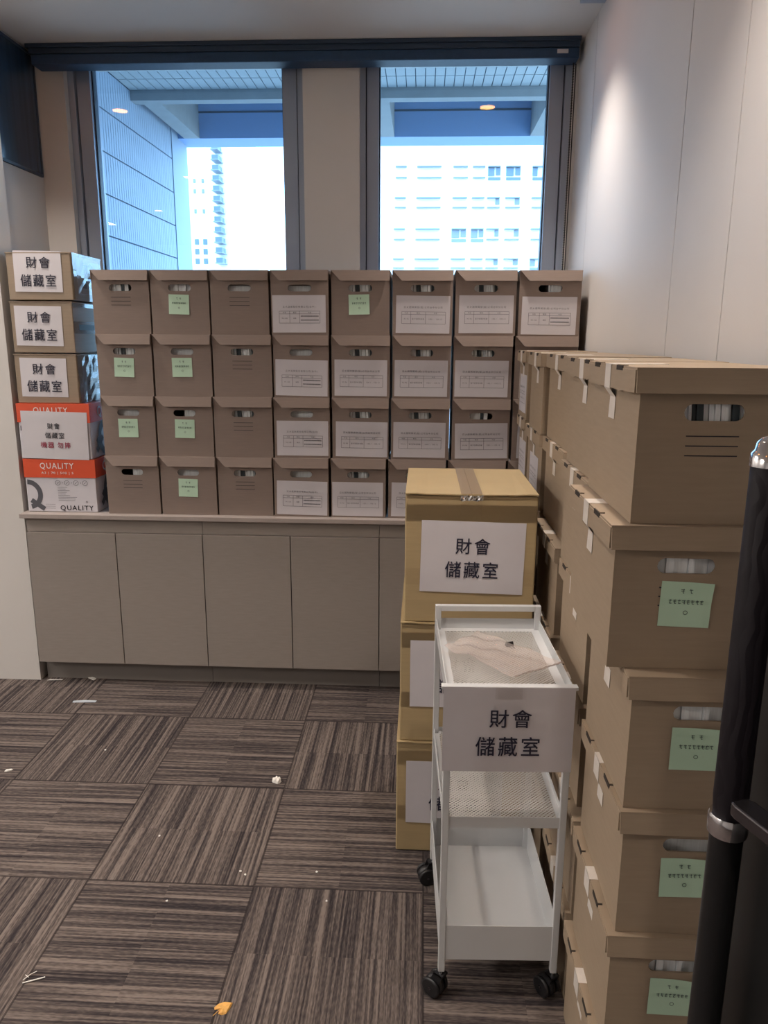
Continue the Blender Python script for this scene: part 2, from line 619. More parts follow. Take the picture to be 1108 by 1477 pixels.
# glazing edges as seen in the photo
gl = [(at(133, 92, 1, YG).x, at(409, 92, 1, YG).x), (at(547.5, 88, 1, YG).x, at(793, 86, 1, YG).x)]
for k, ((a, b), (g0, g1)) in enumerate(zip(OX, gl)):
    wo = empty('window_%d' % (k + 1), ((a + b) / 2, YG, SILL))
    struct(wo)
    inv = Matrix.Translation((-(a + b) / 2, -YG, -SILL))
    f = MB()
    for (p, q, s) in ((a, g0, 1), (b, g1, -1)):
        xs = [p + (q - p) * t for t in (0, 0.30, 0.36, 1.0)]
        dep = [(YG - 0.06, YG + 0.06), (YG - 0.03, YG + 0.03), (YG - 0.045, YG + 0.05)]
        for i in range(3):
            u, v_ = sorted((xs[i], xs[i + 1]))
            f.box(u, v_, dep[i][0], dep[i][1], SILL, HEAD, M['frame_dark'] if i == 1 else M['frame'], inv)
        # thin lip next to the glass
        u, v_ = sorted((q, q + s * 0.006))
        f.box(u, v_, YG - 0.02, YG + 0.02, SILL, HEAD, M['frame_dark'], inv)
    f.box(a, b, YG - 0.05, YG + 0.05, SILL, SILL + 0.05, M['frame'], inv)
    f.box(a, b, YG - 0.05, YG + 0.05, HEAD - 0.012, HEAD, M['frame'], inv)
    f.build('window_frame', wo)
    MB().box(g0 - 0.004, g1 + 0.004, YG - 0.003, YG + 0.003, SILL + 0.04, HEAD - 0.01, M['glass'], inv).build('pane', wo)

# slot trim on the ceiling beside the right wall
struct(MB().box(XR - 0.095, XR - 0.002, 1.2, 3.27, ZC - 0.012, ZC, M['frame']).build('trim_1'))

# dark tinted panel high on the wall of the recess
p0, p1 = at(43, 82, 0, XL), at(50, 248, 0, XL)
gp = empty('glass_panel', (XL, 3.4, p1.z))
tag(gp, 'dark glossy tinted panel high on the side wall beside the window blind', 'panel')
zt, zb, yf = p0.z - p1.z, 0, p0.y - 3.4
MB().box(0, 0.008, -0.15, yf, zb, zt, M['dark_glass']).build('pane', gp)
fr = MB()
fr.box(0, 0.011, -0.15, yf + 0.012, zb - 0.012, zb, M['blind_top']).box(0, 0.011, -0.15, yf + 0.012, zt, zt + 0.012, M['blind_top'])
fr.box(0, 0.011, yf, yf + 0.012, zb, zt, M['blind_top'])
fr.build('frame', gp)

# roller blind over both windows
bl0, bl1 = at(45, 95, 1, 3.63).x, at(836, 82, 1, 3.63).x
bz0, bz1 = at(440, 88, 1, 3.63).z, at(440, 53, 1, 3.63).z
rb = empty('roller_blind', ((bl0 + bl1) / 2, 3.675, bz0))
tag(rb, 'dark roller blind cassette, coloured blue for lens flare, across the top of both windows', 'blind')
hw, hh = (bl1 - bl0) / 2, min(bz1, ZC - 0.003) - bz0
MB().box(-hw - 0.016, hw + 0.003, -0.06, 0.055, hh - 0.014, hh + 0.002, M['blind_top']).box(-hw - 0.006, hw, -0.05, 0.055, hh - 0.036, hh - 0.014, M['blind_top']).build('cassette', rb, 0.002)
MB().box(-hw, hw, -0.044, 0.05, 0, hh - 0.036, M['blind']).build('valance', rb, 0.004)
tg = MB().box(hw - 0.095, hw - 0.048, -0.0455, -0.0435, 0.018, 0.034, M['paper'])
tg.build('maker_tag', rb)
ch = MB()
cx = hw - 0.012
ch.tube([(cx, 0.02, 0.0), (cx + 0.001, 0.02, -0.9), (cx + 0.001, 0.02, -1.6)], 0.0028, M['rubber'], 6)
ch.tube([(cx + 0.012, 0.03, 0.0), (cx + 0.012, 0.03, -0.9), (cx + 0.012, 0.03, -1.6)], 0.0028, M['rubber'], 6)
for k in range(150):
    z = -0.01 - k * 0.0106
    ch.box(cx - 0.003, cx + 0.004, 0.0165, 0.0235, z - 0.0035, z, M['rubber'])
ch.build('bead_chain', rb)

# ------------------------------------------------------------------ ceiling downlights
lamps = [(0.333, 3.06, 'by the window, nearest the right wall'), (-1.742, 3.06, 'by the window, nearest the recess'),
         (0.333, 1.42, 'in the middle row, nearest the right wall'), (-0.70, 1.42, 'in the middle row, middle of it'), (-1.90, 1.25, 'in the middle row, farthest from the right wall'),
         (0.06, -0.38, 'behind the camera, nearest the right wall'), (-1.25, -0.35, 'behind the camera, middle of its row'), (-2.7, -0.35, 'behind the camera, farthest from the right wall')]
for x, y, where in lamps:
    d = empty('ceiling_downlight', (x, y, ZC))
    tag(d, 'round recessed downlight ' + where, 'ceiling light', 'ceiling downlights')
    n = 24
    rim = MB()
    vo = [(0.052 * math.cos(2 * math.pi * k / n), 0.052 * math.sin(2 * math.pi * k / n), -0.004) for k in range(n)]
    vi = [(0.042 * math.cos(2 * math.pi * k / n), 0.042 * math.sin(2 * math.pi * k / n), -0.004) for k in range(n)]
    vt = [(a, b, 0.0) for a, b, _ in vo]
    rim.add(vo + vi + vt, [(k, (k + 1) % n, n + (k + 1) % n, n + k) for k in range(n)] + [(k, 2 * n + k, 2 * n + (k + 1) % n, (k + 1) % n) for k in range(n)], M['lamp_rim'])
    rim.build('rim', d)
    MB().add([(0.042 * math.cos(2 * math.pi * k / n), 0.042 * math.sin(2 * math.pi * k / n), -0.0035) for k in range(n)], [tuple(range(n))], M['lens']).build('lens', d)
    ld = bpy.data.lights.new('downlight', 'SPOT')
    ld.energy = LAMP_W
    ld.color = LAMP_COL
    ld.spot_size = math.radians(102)
    ld.spot_blend = 0.85
    ld.shadow_soft_size = 0.035
    lo = bpy.data.objects.new('downlight', ld)
    COL.objects.link(lo)
    lo.parent = d
    lo.location = (0, 0, -0.012)

for x, y, where in [(-3.75, -0.6, 'farthest from the window'), (-3.5, 2.2, 'left of the window recess')]:  # out of view, added to brighten the upright faces
    d = empty('added_fill_panel', (x, y, ZC))
    tag(d, 'unseen flat fill light added under the ceiling, ' + where, 'ceiling light', 'added flat fill lights')
    MB().box(-0.31, 0.31, -0.61, 0.61, -0.02, 0, M['lamp_rim']).build('frame', d)
    ld = bpy.data.lights.new('panel', 'AREA')
    ld.shape = 'RECTANGLE'
    ld.size, ld.size_y = 0.56, 1.16
    ld.energy = FILL_W
    ld.color = (1.0, 0.94, 0.88)
    lo = bpy.data.objects.new('panel', ld)
    COL.objects.link(lo)
    lo.parent = d
    lo.location = (0, 0, -0.024)

# ------------------------------------------------------------------ base cabinets and worktop
YD = 3.20                                  # door faces
ZT = at(300, 746, 1, 3.185).z              # top of the worktop
zd1, zd0 = at(294, 773, 1, YD).z, at(294, 960.5, 1, YD).z
dx = [at(166, 770, 1, YD).x, at(294, 773, 1, YD).x, at(421, 777, 1, YD).x, at(547, 779, 1, YD).x]
DW = (dx[3] - dx[0]) / 3
edges = [XPIL + 0.02, dx[0], dx[0] + DW, dx[0] + 2 * DW, dx[0] + 3 * DW, dx[0] + 4 * DW, XR - 0.002]
names = ['first cabinet pair of doors beside the end wall', 'middle cabinet pair of doors under the archive boxes', 'cabinet pair of doors behind the tan cartons and right-hand stacks']
for k in range(3):
    a, b, c = edges[2 * k], edges[2 * k + 1], edges[2 * k + 2]
    o = empty('base_cabinet', ((a + c) / 2, YD, 0))
    tag(o, 'grey-beige laminate base cabinet, ' + names[k], 'cabinet', 'base cabinets under the window')
    inv = Matrix.Translation((-(a + c) / 2, -YD, 0))
    cb = MB()
    cb.box(a + 0.001, c - 0.001, YD + 0.034, YB - 0.002, zd0 + 0.0, ZT - 0.021, M['laminate'], inv)
    cb.build('carcass', o)
    MB().box(a + 0.001, c - 0.001, YD + 0.012, YD + 0.034, zd1 + 0.005, ZT - 0.021, M['laminate'], inv).build('top_rail', o)
    for l, r in ((a, b), (b, c)):
        dm = MB().box(l + 0.0022, r - 0.0022, YD, YD + 0.018, zd0, zd1, M['laminate'], inv)
        dm.box(l + 0.0022, r - 0.0022, YD - 0.0005, YD + 0.018, zd1, zd1 + 0.0025, M['laminate_top'], inv)
        dm.build('door', o)
    MB().box(a + 0.001, c - 0.001, YD + 0.065, YD + 0.083, 0, zd0, M['plinth'], inv).build('plinth', o)
    MB().box(a + 0.001, a + 0.02, YD + 0.083, YB - 0.01, 0, zd0, M['plinth'], inv).box(c - 0.02, c - 0.001, YD + 0.083, YB - 0.01, 0, zd0, M['plinth'], inv).build('base_panel', o)
wt = MB().box(XPIL + 0.004, XR - 0.001, 3.185, YB - 0.001, ZT - 0.02, ZT, M['laminate_top']).build('worktop', None, 0.0015)
tag(wt, 'long pale brown laminate worktop over the base cabinets, under the window', 'worktop')


# ------------------------------------------------------------------ archive boxes
def slot_loop(cx, cz, w, h, n=8):
    r = h / 2
    pts = []
    for k in range(n + 1):
        t = math.pi / 2 - math.pi * k / n
        pts.append((cx + w / 2 - r + r * math.cos(t), cz + r * math.sin(t)))
    for k in range(n + 1):
        t = -math.pi / 2 - math.pi * k / n
        pts.append((cx - w / 2 + r + r * math.cos(t), cz + r * math.sin(t)))
    return pts


_bm = {}


def box_body(W, D, H, mt, ins):
    """open carton with a hand hole in its front end; x 0..W, y 0..D, z 0..H"""
    key = ('b', round(W, 4), round(D, 4), round(H, 4), mt.name, ins)
    if key in _bm:
        return _bm[key]
    mb = MB()
    t = 0.004
    x0, x1, y0, y1 = ins, W - ins, ins, D - ins
    top = H - 0.005
    mb.box(x0, x0 + t, y0 + t, y1, 0, top, mt)
    mb.box(x1 - t, x1, y0 + t, y1, 0, top, mt)
    mb.box(x0 + t, x1 - t, y1 - t, y1, 0, top, mt)
    mb.box(x0 + t, x1 - t, y0 + t, y1 - t, 0, t, mt)
    bm = bmesh.new()
    outer = [(x0, 0), (x1, 0), (x1, top), (x0, top)]
    inner = slot_loop(W / 2, H - 0.071, 0.096, 0.027)
    es = []
    for loop in (outer, inner):
        vs = [bm.verts.new((p[0], y0, p[1])) for p in loop]
        es += [bm.edges.new((vs[i], vs[(i + 1) % len(vs)])) for i in range(len(vs))]
    bmesh.ops.triangle_fill(bm, use_beauty=True, use_dissolve=False, edges=es)
    ret = bmesh.ops.extrude_face_region(bm, geom=list(bm.faces))
    bmesh.ops.translate(bm, vec=(0, t, 0), verts=[e for e in ret['geom'] if isinstance(e, bmesh.types.BMVert)])
    bm.verts.index_update()
    mb.add([v.co.copy() for v in bm.verts], [[v.index for v in f.verts] for f in bm.faces], mt)
    bm.free()
    _bm[key] = mb.mesh('body')
    return _bm[key]


def box_lid_mitred(W, D, H, mt):
    """hinged lid whose front flap has its left end cut at 45 degrees"""
    key = ('m', round(W, 4), round(D, 4), round(H, 4), mt.name)
    if key in _bm:
        return _bm[key]
    mb = MB()
    mb.box(0.0015, W - 0.0015, -0.004, D, H - 0.005, H, mt)
    # the flap leans out a little towards its lower edge
    fl = [(0.002, -0.004, H - 0.0002), (0.04, -0.013, H - 0.042), (W - 0.003, -0.013, H - 0.042), (W - 0.003, -0.004, H - 0.0002)]
    fl += [(a, b + 0.003, c) for a, b, c in fl]
    mb.add(fl, [(0, 1, 2, 3), (7, 6, 5, 4), (0, 4, 5, 1), (1, 5, 6, 2), (2, 6, 7, 3), (3, 7, 4, 0)], mt)
    mb.box(0.0012, 0.0038, 0.0, D * 0.98, H - 0.04, H - 0.005, mt)
    mb.box(W - 0.0038, W - 0.0012, 0.0, D * 0.98, H - 0.04, H - 0.005, mt)
    _bm[key] = mb.mesh('lid')
    return _bm[key]


def box_lid_cap(W, D, H, mt):
    """lift-off lid with a rim all round and two tab slots in its long edge"""
    key = ('c', round(W, 4), round(D, 4), round(H, 4), mt.name)
    if key in _bm:
        return _bm[key]
    mb = MB()
    h, t = 0.040, 0.004
    mb.box(0, W, 0, D, H - t, H, mt)
    # the front rim flares a little
    mb.prism([(0, H - t), (t, H - t), (t - 0.006, H - h), (-0.006, H - h)], 0, 0.0005, W, mt)
    mb.box(0, W, D - t, D, H - h, H - t, mt)
    mb.box(W - t, W, t, D - t, H - h, H - t, mt)
    # the long left rim folds over with a wavy lower edge
    n = 14
    poly = [(t, H - t), (t, H - h)]
    for k in range(1, n):
        y = D * k / n
        poly.append((y, H - h - 0.003 * math.sin(k * 1.1) ** 2 * (0 if k in (1, n - 1) else 1)))
    poly += [(D - t, H - h), (D - t, H - t)]
    mb.prism(poly, 0, -0.001, t - 0.001, mt)
    for c in (0.24, 0.72):
        mb.box(-0.0014, 0.0085, D * c, D * c + 0.042, H - 0.008, H + 0.0004, M['slot'])
        mb.box(0.0005, 0.0095, D * c + 0.004, D * c + 0.042, H + 0.0001, H + 0.0016, mt)
    _bm[key] = mb.mesh('lid')
    return _bm[key]


def box_files(W, D, H, style):
    key = ('f', round(W, 4), round(D, 4), round(H, 4), style)
    if key in _bm:
        return _bm[key]
    rnd = random.Random(style * 17 + 3)
    mb = MB()
    x, xe = 0.014, W - 0.014
    if style == 1:
        xe = W * 0.62
    if style == 2:
        x = W * 0.48
    if style == 4:
        mb.box(x, xe, 0.03, D - 0.03, 0.005, H - 0.06, M['files'])
        x = xe
    lean = 0.012 if style == 3 else 0.0
    x += lean
    while x < xe - 0.004:
        tck = rnd.choice([0.010, 0.014, 0.018, 0.024]) if style != 3 else rnd.choice([0.006, 0.009, 0.012])
        tck = min(tck, xe - x)
        dark = rnd.random() < (0.18 if style in (0, 1, 2) else 0.35)
        y0 = 0.018 + rnd.uniform(0, 0.008)
        z1 = H - rnd.uniform(0.025, 0.045)
        mtx = M['files_b'] if dark else M['files']
        mb.prism([(x, 0.005), (x + tck - 0.0012, 0.005), (x + tck - 0.0012 - lean, z1), (x - lean, z1)], 1, y0, D - 0.03, mtx)
        x += tck
    if not mb.v:
        mb.box(W * .3, W * .6, .05, D - .05, .005, H * .4, M['files_b'])
    _bm[key] = mb.mesh('paper_files')
    return _bm[key]


def printed_lines(W, H):
    key = ('l', round(W, 4), round(H, 4))
    if key not in _bm:
        mb = MB()
        for z in (H - 0.109, H - 0.125, H - 0.141):
            mb.box(W / 2 - 0.042, W / 2 + 0.042, -0.0006, 0, z - 0.0009, z + 0.0009, M['ink'])
        _bm[key] = mb.mesh('printed_lines')
    return _bm[key]


def scribble_mesh(seed):
    key = ('s', seed)
    if key in _bm:
        return _bm[key]
    rnd = random.Random(seed)
    mb = MB()

    def glyph(cx, cz, s):
        stroke(mb, [(cx - s * .4, cz + s * .3), (cx + s * .35, cz + s * .32)], 0.0011, M['ink_pen'], -0.0030)
        stroke(mb, [(cx + rnd.uniform(-.2, .2) * s, cz + s * .5), (cx + rnd.uniform(-.3, .1) * s, cz - s * .45), (cx + s * .3, cz - s * .4)], 0.0011, M['ink_pen'], -0.0030)
        if rnd.random() < .6:
            stroke(mb, [(cx - s * .35, cz - s * .05), (cx + s * .3, cz)], 0.0011, M['ink_pen'], -0.0030)
    for k in range(2):
        glyph(0.036 + k * 0.014, 0.064, 0.008)
    for k in range(8):
        glyph(0.017 + k * 0.0075, 0.045, 0.0075)
    stroke(mb, ring(0.044, 0.026, 0.0035, 10), 0.001, M['ink_pen'], -0.0030)
    _bm[key] = mb.mesh('handwriting')
    return _bm[key]


def note_mesh(curl):
    key = ('n', curl)
    if key in _bm:
        return _bm[key]
    mb = MB()
    n, w, h = 8, 0.086, 0.080
    vs, fs = [], []
    for j in range(n + 1):
        for i in range(n + 1):
            a, c = i / n, j / n
            lift = 0.006 * max(0, a + c - 1.45) ** 1.3 * 2 if curl else 0.0
            lift += 0.0012 * (1 - c) ** 2
            vs.append((a * w, -0.0012 - lift, c * h))
    for j in range(n):
        for i in range(n):
            q = j * (n + 1) + i
            fs.append((q, q + 1, q + n + 2, q + n + 1))
    mb.add(vs, fs, M['note'], True)
    _bm[key] = mb.mesh('sticky_note')
    return _bm[key]


TITLES = ['立大溫泉股份有限公司(台中)', '亞太國際開發(股)公司台中分公司']
CELLS = [[('年度', '類別', '內容'), ('99-100', '傳票', '')], [('年度', '類別', '內容'), ('95-96', '電子發票收執聯', '100.1 - 100.12')]]
LW, LH = 0.222, 0.150


def label_print(kind):
    key = ('p', kind)
    if key in _bm:
        return _bm[key]
    mb = MB()
    y = -0.0012
    g = M['ink_grey']
    text(mb, TITLES[0 if kind == 0 else 1], LW / 2, 0.103, g, width=0.135 if kind == 0 else 0.158, height=0.0095, y=y)
    x = [0.028, 0.072, 0.113, 0.198] if kind != 1 else [0.024, 0.061, 0.122, 0.204]
    z = [0.038, 0.075, 0.086]
    for q in z:
        stroke(mb, [(x[0], q), (x[3], q)], 0.0012, g, y)
    for q in x:
        stroke(mb, [(q, z[0]), (q, z[2])], 0.0012, g, y)
    rows = CELLS[0 if kind != 1 else 1]
    for c in range(3):
        text(mb, rows[0][c], (x[c] + x[c + 1]) / 2, 0.0805, g, height=0.006, y=y)
    text(mb, rows[1][0], (x[0] + x[1]) / 2, 0.057, g, height=0.005, y=y)
    text(mb, rows[1][1], (x[1] + x[2]) / 2, 0.057, g, height=0.0055 if kind != 1 else 0.0065, width=None if kind != 1 else 0.05, y=y)
    if kind != 1:
        for zz in (0.050, 0.066):
            for k in range(14):
                stroke(mb, [(x[2] + 0.005 + k * 0.0054, zz), (x[2] + 0.009 + k * 0.0054, zz)], 0.004, g, y)
    else:
        text(mb, rows[1][2], (x[2] + x[3]) / 2, 0.057, g, height=0.0055, y=y)
    _bm[key] = mb.mesh('lettering')
    return _bm[key]


def archive_box(loc, W, D, H, lid, mt, files=0, front=None, lines=True, tape=False, side_label=False, rz=0.0, seed=0, lk=0, tape_at=0.5):
    """base corner at loc, handle end facing -y"""
    o = empty('archive_box', loc, rz)
    ins = 0.011 if lid == 'cap' else 0.0025
    link('body', box_body(W, D, H, mt, ins), o)
    link('lid', (box_lid_cap if lid == 'cap' else box_lid_mitred)(W, D, H, mt), o)
    link('paper_files', box_files(W, D, H, files), o)
    fy = ins
    if lines:
        c = link('printed_lines', printed_lines(W, H), o)
        c.location = (0, fy, 0)
    if front == 'note':
        rnd = random.Random(seed)
        c = link('sticky_note', note_mesh(1 if lid == 'cap' else 0), o)
        c['label'] = 'pale green sticky note'
        c.location = (W / 2 - 0.045 + rnd.uniform(-.005, .005), fy, H - 0.177)
        c.rotation_euler = (0, rnd.uniform(-.03, .03), 0)
        link('handwriting', scribble_mesh(seed % 4), c)
    if front == 'sheet':
        rnd = random.Random(seed)
        c = link('label_sheet', _bm.setdefault(('sh', seed % 3), sheet_mesh('label_sheet', LW, LH, M['paper'], 0.0007, seed=seed)), o)
        c['label'] = 'white printed label sheet'
        c.location = (W / 2 - LW / 2 + rnd.uniform(-.005, .005), fy - 0.0008, 0.006 + rnd.uniform(0, .006))
        c.rotation_euler = (0, rnd.uniform(-.02, .02), 0)
        t = link('lettering', label_print(lk), c)
        t.location = (0, -0.0012, 0)
    if tape:
        key = ('t', round(W, 4), round(D, 4), round(H, 4), tape_at)
        if key not in _bm:
            tm = MB()
            yc = D * tape_at
            tm.box(-0.002, 0.10, yc - 0.02, yc + 0.02, H, H + 0.0008, M['tape'])
            tm.box(-0.0022, -0.0012, yc - 0.02, yc + 0.02, H - 0.042, H + 0.0008, M['tape'])
            b0, b1 = -0.0022, ins - 0.0012
            tm.add([(b0, yc - .02, H - .042), (b0, yc + .02, H - .042), (b1, yc + .02, H - .058), (b1, yc - .02, H - .058),
                    (b1, yc + .025, H - .098), (b1, yc - .019, H - .098)], [(0, 1, 2, 3), (3, 2, 4, 5)], M['tape'])
            _bm[key] = tm.mesh('tape')
        c = link('tape', _bm[key], o)
        c['label'] = 'white masking tape'
    if side_label:
        c = link('label_sheet', _bm.setdefault('side', sheet_mesh('label_sheet', 0.19, 0.145, M['paper'], 0.002, seed=5)), o)
        c['label'] = 'white printed label sheet'
        c.rotation_euler = (0, 0, -math.pi / 2)
        c.location = (ins - 0.0008, D / 2 + 0.095, 0.02)
        t = link('lettering', label_print(1), c)
        t.scale = (0.85, 1, 0.95)
        t.location = (0, -0.0012, 0)
    return o


ORD = ['first', 'second', 'third', 'fourth', 'fifth', 'sixth', 'seventh', 'eighth']
HB = 0.2595
YF = 3.222
bpx = [[131.5, 216, 302, 389.5, 476.5, 565, 656, 748, 840],
       [140, 221, 306, 393, 477, 565, 653, 741.5, 834],
       [147, 225, 308, 394, 478, 563, 651, 738, 829],
       [153, 231, 313, 394, 476.5, 559, 645, 731, 820]]
ypx = [433, 530, 616, 700]
style = [[1, 0, 4, 4, 3, 3, 3, 2], [3, 4, 3, 4, 3, 3, 3, 0], [4, 2, 3, 4, 3, 3, 1, 0], [2, 4, 3, 4, 3, 3, 0, 0]]
front = ['lnlslsss'.replace('l', 'l'), 'nnlsssss', 'nnlsssss', 'lnlsssss']
front[0] = 'lnlsnsss'
kinds = {'l': None, 'n': 'note', 's': 'sheet'}
look = {'l': 'plain taupe archive box', 'n': 'taupe archive box with green note', 's': 'taupe archive box with white label'}
rows = ['top', 'second', 'third', 'bottom']
rnd = random.Random(5)
for r in range(4):
    xs = [at(px, ypx[r], 1, YF).x for px in bpx[r]]
    z = ZT + 0.0005 + (3 - r) * HB
    for c in range(8):
        f = front[r][c]
        if r >= 2 and c == 7:
            f = 's'
        W = xs[c + 1] - xs[c] - 0.0025
        if c in (3, 4, 5, 6) or (c == 2 and r == 0):
            W -= 0.004
        lk = 0 if c == 3 else (2 if (c == 7 and r == 0) else 1)
        o = archive_box((xs[c] + 0.001, YF + rnd.uniform(0, 0.006), z), round(W, 3), 0.36, HB - 0.0003, 'mitred', M['card'], style[r][c], kinds[f],
                        f == 'l', seed=r * 8 + c, lk=lk, rz=rnd.uniform(-.004, .004))
        tag(o, '%s, %s from left in the %s row on the worktop' % (look[f], ORD[c], rows[r]), 'box', 'archive boxes stacked on the worktop')

HR = 0.2565
W2 = 0.262
RIGHT = [  # from the top row down; columns from the nearest: x of the left edge, y of the front, depth
    [(0.338, 1.236, 0.352), (0.358, 1.60, 0.345), (0.385, 2.05, 0.385), (0.372, 2.452, 0.30), (0.386, 2.92, 0.27)],
    [(0.316, 1.233, 0.365), (0.358, 1.615, 0.335), (0.387, 2.068, 0.375), (0.381, 2.466, 0.355), (0.394, 2.935, 0.245)],
    [(0.357, 1.208, 0.338), (0.365, 1.60, 0.328), (0.368, 2.014, 0.366), (0.38, 2.47, 0.35), (0.39, 2.9, 0.28)],
    [(0.361, 1.206, 0.336), (0.365, 1.59, 0.33), (0.368, 2.006, 0.366), (0.38, 2.47, 0.35), (0.39, 2.9, 0.28)],
    [(0.356, 1.205, 0.325), (0.359, 1.545, 0.35), (0.365, 2.0, 0.366), (0.38, 2.47, 0.35), (0.39, 2.9, 0.28)],
    [(0.351, 1.20, 0.338), (0.359, 1.56, 0.35), (0.362, 2.0, 0.366), (0.38, 2.47, 0.35), (0.39, 2.9, 0.28)]]
ccol = ['nearest stack', 'second stack', 'middle stack', 'fourth stack', 'farthest stack']
crow = ['topmost', 'second from top', 'third from top', 'fourth from top', 'fifth from top', 'bottom one']
for r in range(6):
    for c in range(5):
        x, y, D = RIGHT[r][c]
        nt = c == 0 and r > 0
        sl = (c == 4 and r < 3) or (c == 3 and r in (1, 2))
        if c == 3 and r == 0:
            sl = False
        W = min(W2, XR - 0.004 - x)
        o = archive_box((x, y, 0.0005 + (5 - r) * HR), round(W, 3), D, HR - 0.0008, 'cap', M['card_r'], [3, 0, 0, 4, 0, 4][r] if c == 0 else 4,
                        'note' if nt else None, True, tape=True, side_label=sl, seed=r + c * 5 + 1, tape_at=[0.52, 0.45, 0.5, 0.42, 0.5][c] if r % 2 == 0 else 0.53)
        what = 'brown box with green note' if nt else ('brown box with side label' if sl else 'brown taped box')
        tag(o, '%s, %s in the %s along the right wall' % (what, crow[r], ccol[c]), 'box', 'archive boxes stacked along the right wall')


# ------------------------------------------------------------------ cartons and signs
def sign(parent, w, h, loc, lines_, seed=0, wave=0.0009, rot=0.0, lab='white paper sign with large Chinese lettering'):
    """lines_: (text, centre x, centre z, width, height, ink) in fractions of the sheet"""
    c = link('paper_sign', sheet_mesh('paper_sign', w, h, M['paper'], wave, seed=seed), parent)
    c['label'] = lab
    c.location = loc
    c.rotation_euler = (0, rot, 0)
    for s, cx, cz, tw, th, ink in lines_:
        mb = MB()
        text(mb, s, cx * w, cz * h, ink, width=tw * w, height=th * h if th else None)
        t = mb.build('lettering', c)
        t.location = (0, -wave - 0.0006, 0)
    return c


BIG = [('財會', 0.5, 0.66, 0.33, 0.22, M['ink_blue']), ('儲藏室', 0.495, 0.33, 0.51, 0.23, M['ink_blue'])]


def carton(loc, w, d, h, mt, label, rz=0.0, tape_front=True):
    o = empty('cardboard_carton', loc, rz)
    b = MB().box(0, w, 0, d, 0, h - 0.004, mt)
    b.build('body', o, 0.004)
    f = MB()
    # two top flaps meeting in the middle, their front edges lifting slightly
    for a, c in ((0.0, w / 2 - 0.001), (w / 2 + 0.001, w)):
        vs = []
        for j in range(2):
            for i in range(7):
                t = i / 6
                x = a + (c - a) * t
                lift = 0.002 * math.sin(t * math.pi) + (0.003 if abs(x - w / 2) > w * 0.4 else 0)
                vs.append((x, -0.006 if j == 0 else d + 0.002, h - 0.003 + (lift if j == 0 else 0)))
        vs += [(q[0], q[1], q[2] + 0.0035) for q in vs]
        fs = []
        for i in range(6):
            fs += [(i, i + 1, 8 + i, 7 + i), (14 + i, 21 + i, 22 + i, 15 + i), (i, 14 + i, 15 + i, i + 1), (7 + i, 8 + i, 22 + i, 21 + i)]
        fs += [(0, 7, 21, 14), (6, 20, 27, 13)]
        f.add(vs, fs, mt)
    f.build('top_flaps', o)
    t = MB()
    t.flat(w / 2 - 0.030, w / 2 + 0.030, -0.007, d, h + 0.0036, M['brown_tape'])
    t.quad(w / 2 - 0.030, w / 2 + 0.030, -0.0080, h - 0.06, h + 0.0036, M['clear_tape'])
    if tape_front:
        for z0, z1 in ((h * 0.80, h * 0.93), (h * 0.30, h * 0.43)):
            t.quad(0.001, w - 0.001, -0.0012, z0, z1, M['clear_tape'])
    rn_ = random.Random(int(h * 1e4))
    cv, cf = [], []
    for j in range(4):
        for i in range(13):
            cv.append((w / 2 - 0.032 + 0.064 * i / 12, -0.0085 - rn_.uniform(0, 0.006), h - 0.016 + 0.016 * j / 3 + rn_.uniform(-.002, .002)))
    for j in range(3):
        for i in range(12):
            q_ = j * 13 + i
            cf.append((q_, q_ + 1, q_ + 14, q_ + 13))
    t.add(cv, cf, M['wrap'])
    c = t.build('packing_tape', o)
    c['label'] = 'shiny translucent packing tape'
    tag(o, label, 'box')
    return o


kz = 0.384
kl = [(-0.062, 2.106, 0.378, 'bottom tan carton on the carpet behind the white trolley'), (-0.054, 2.108, 0.382, 'middle tan carton of the three stacked behind the white trolley'),
      (-0.044, 2.108, 0.384, 'top tan carton with full white sign, above the white trolley')]
z = 0.001
for k, (x, y, h, lab) in enumerate(kl):
    o = carton((x, y, z), 0.375 if k == 2 else 0.384, 0.44, h, M['kraft'], lab)
    o['group'] = 'tan cartons behind the trolley'
    sx_ = [0.03, 0.03, 0.044][k]
    sign(o, 0.297, 0.213, (sx_, -0.0022, [0.102, 0.115, 0.096][k]), BIG, seed=k + 3, rot=[0, 0.0, 0.018][k])
    z += h + 0.004

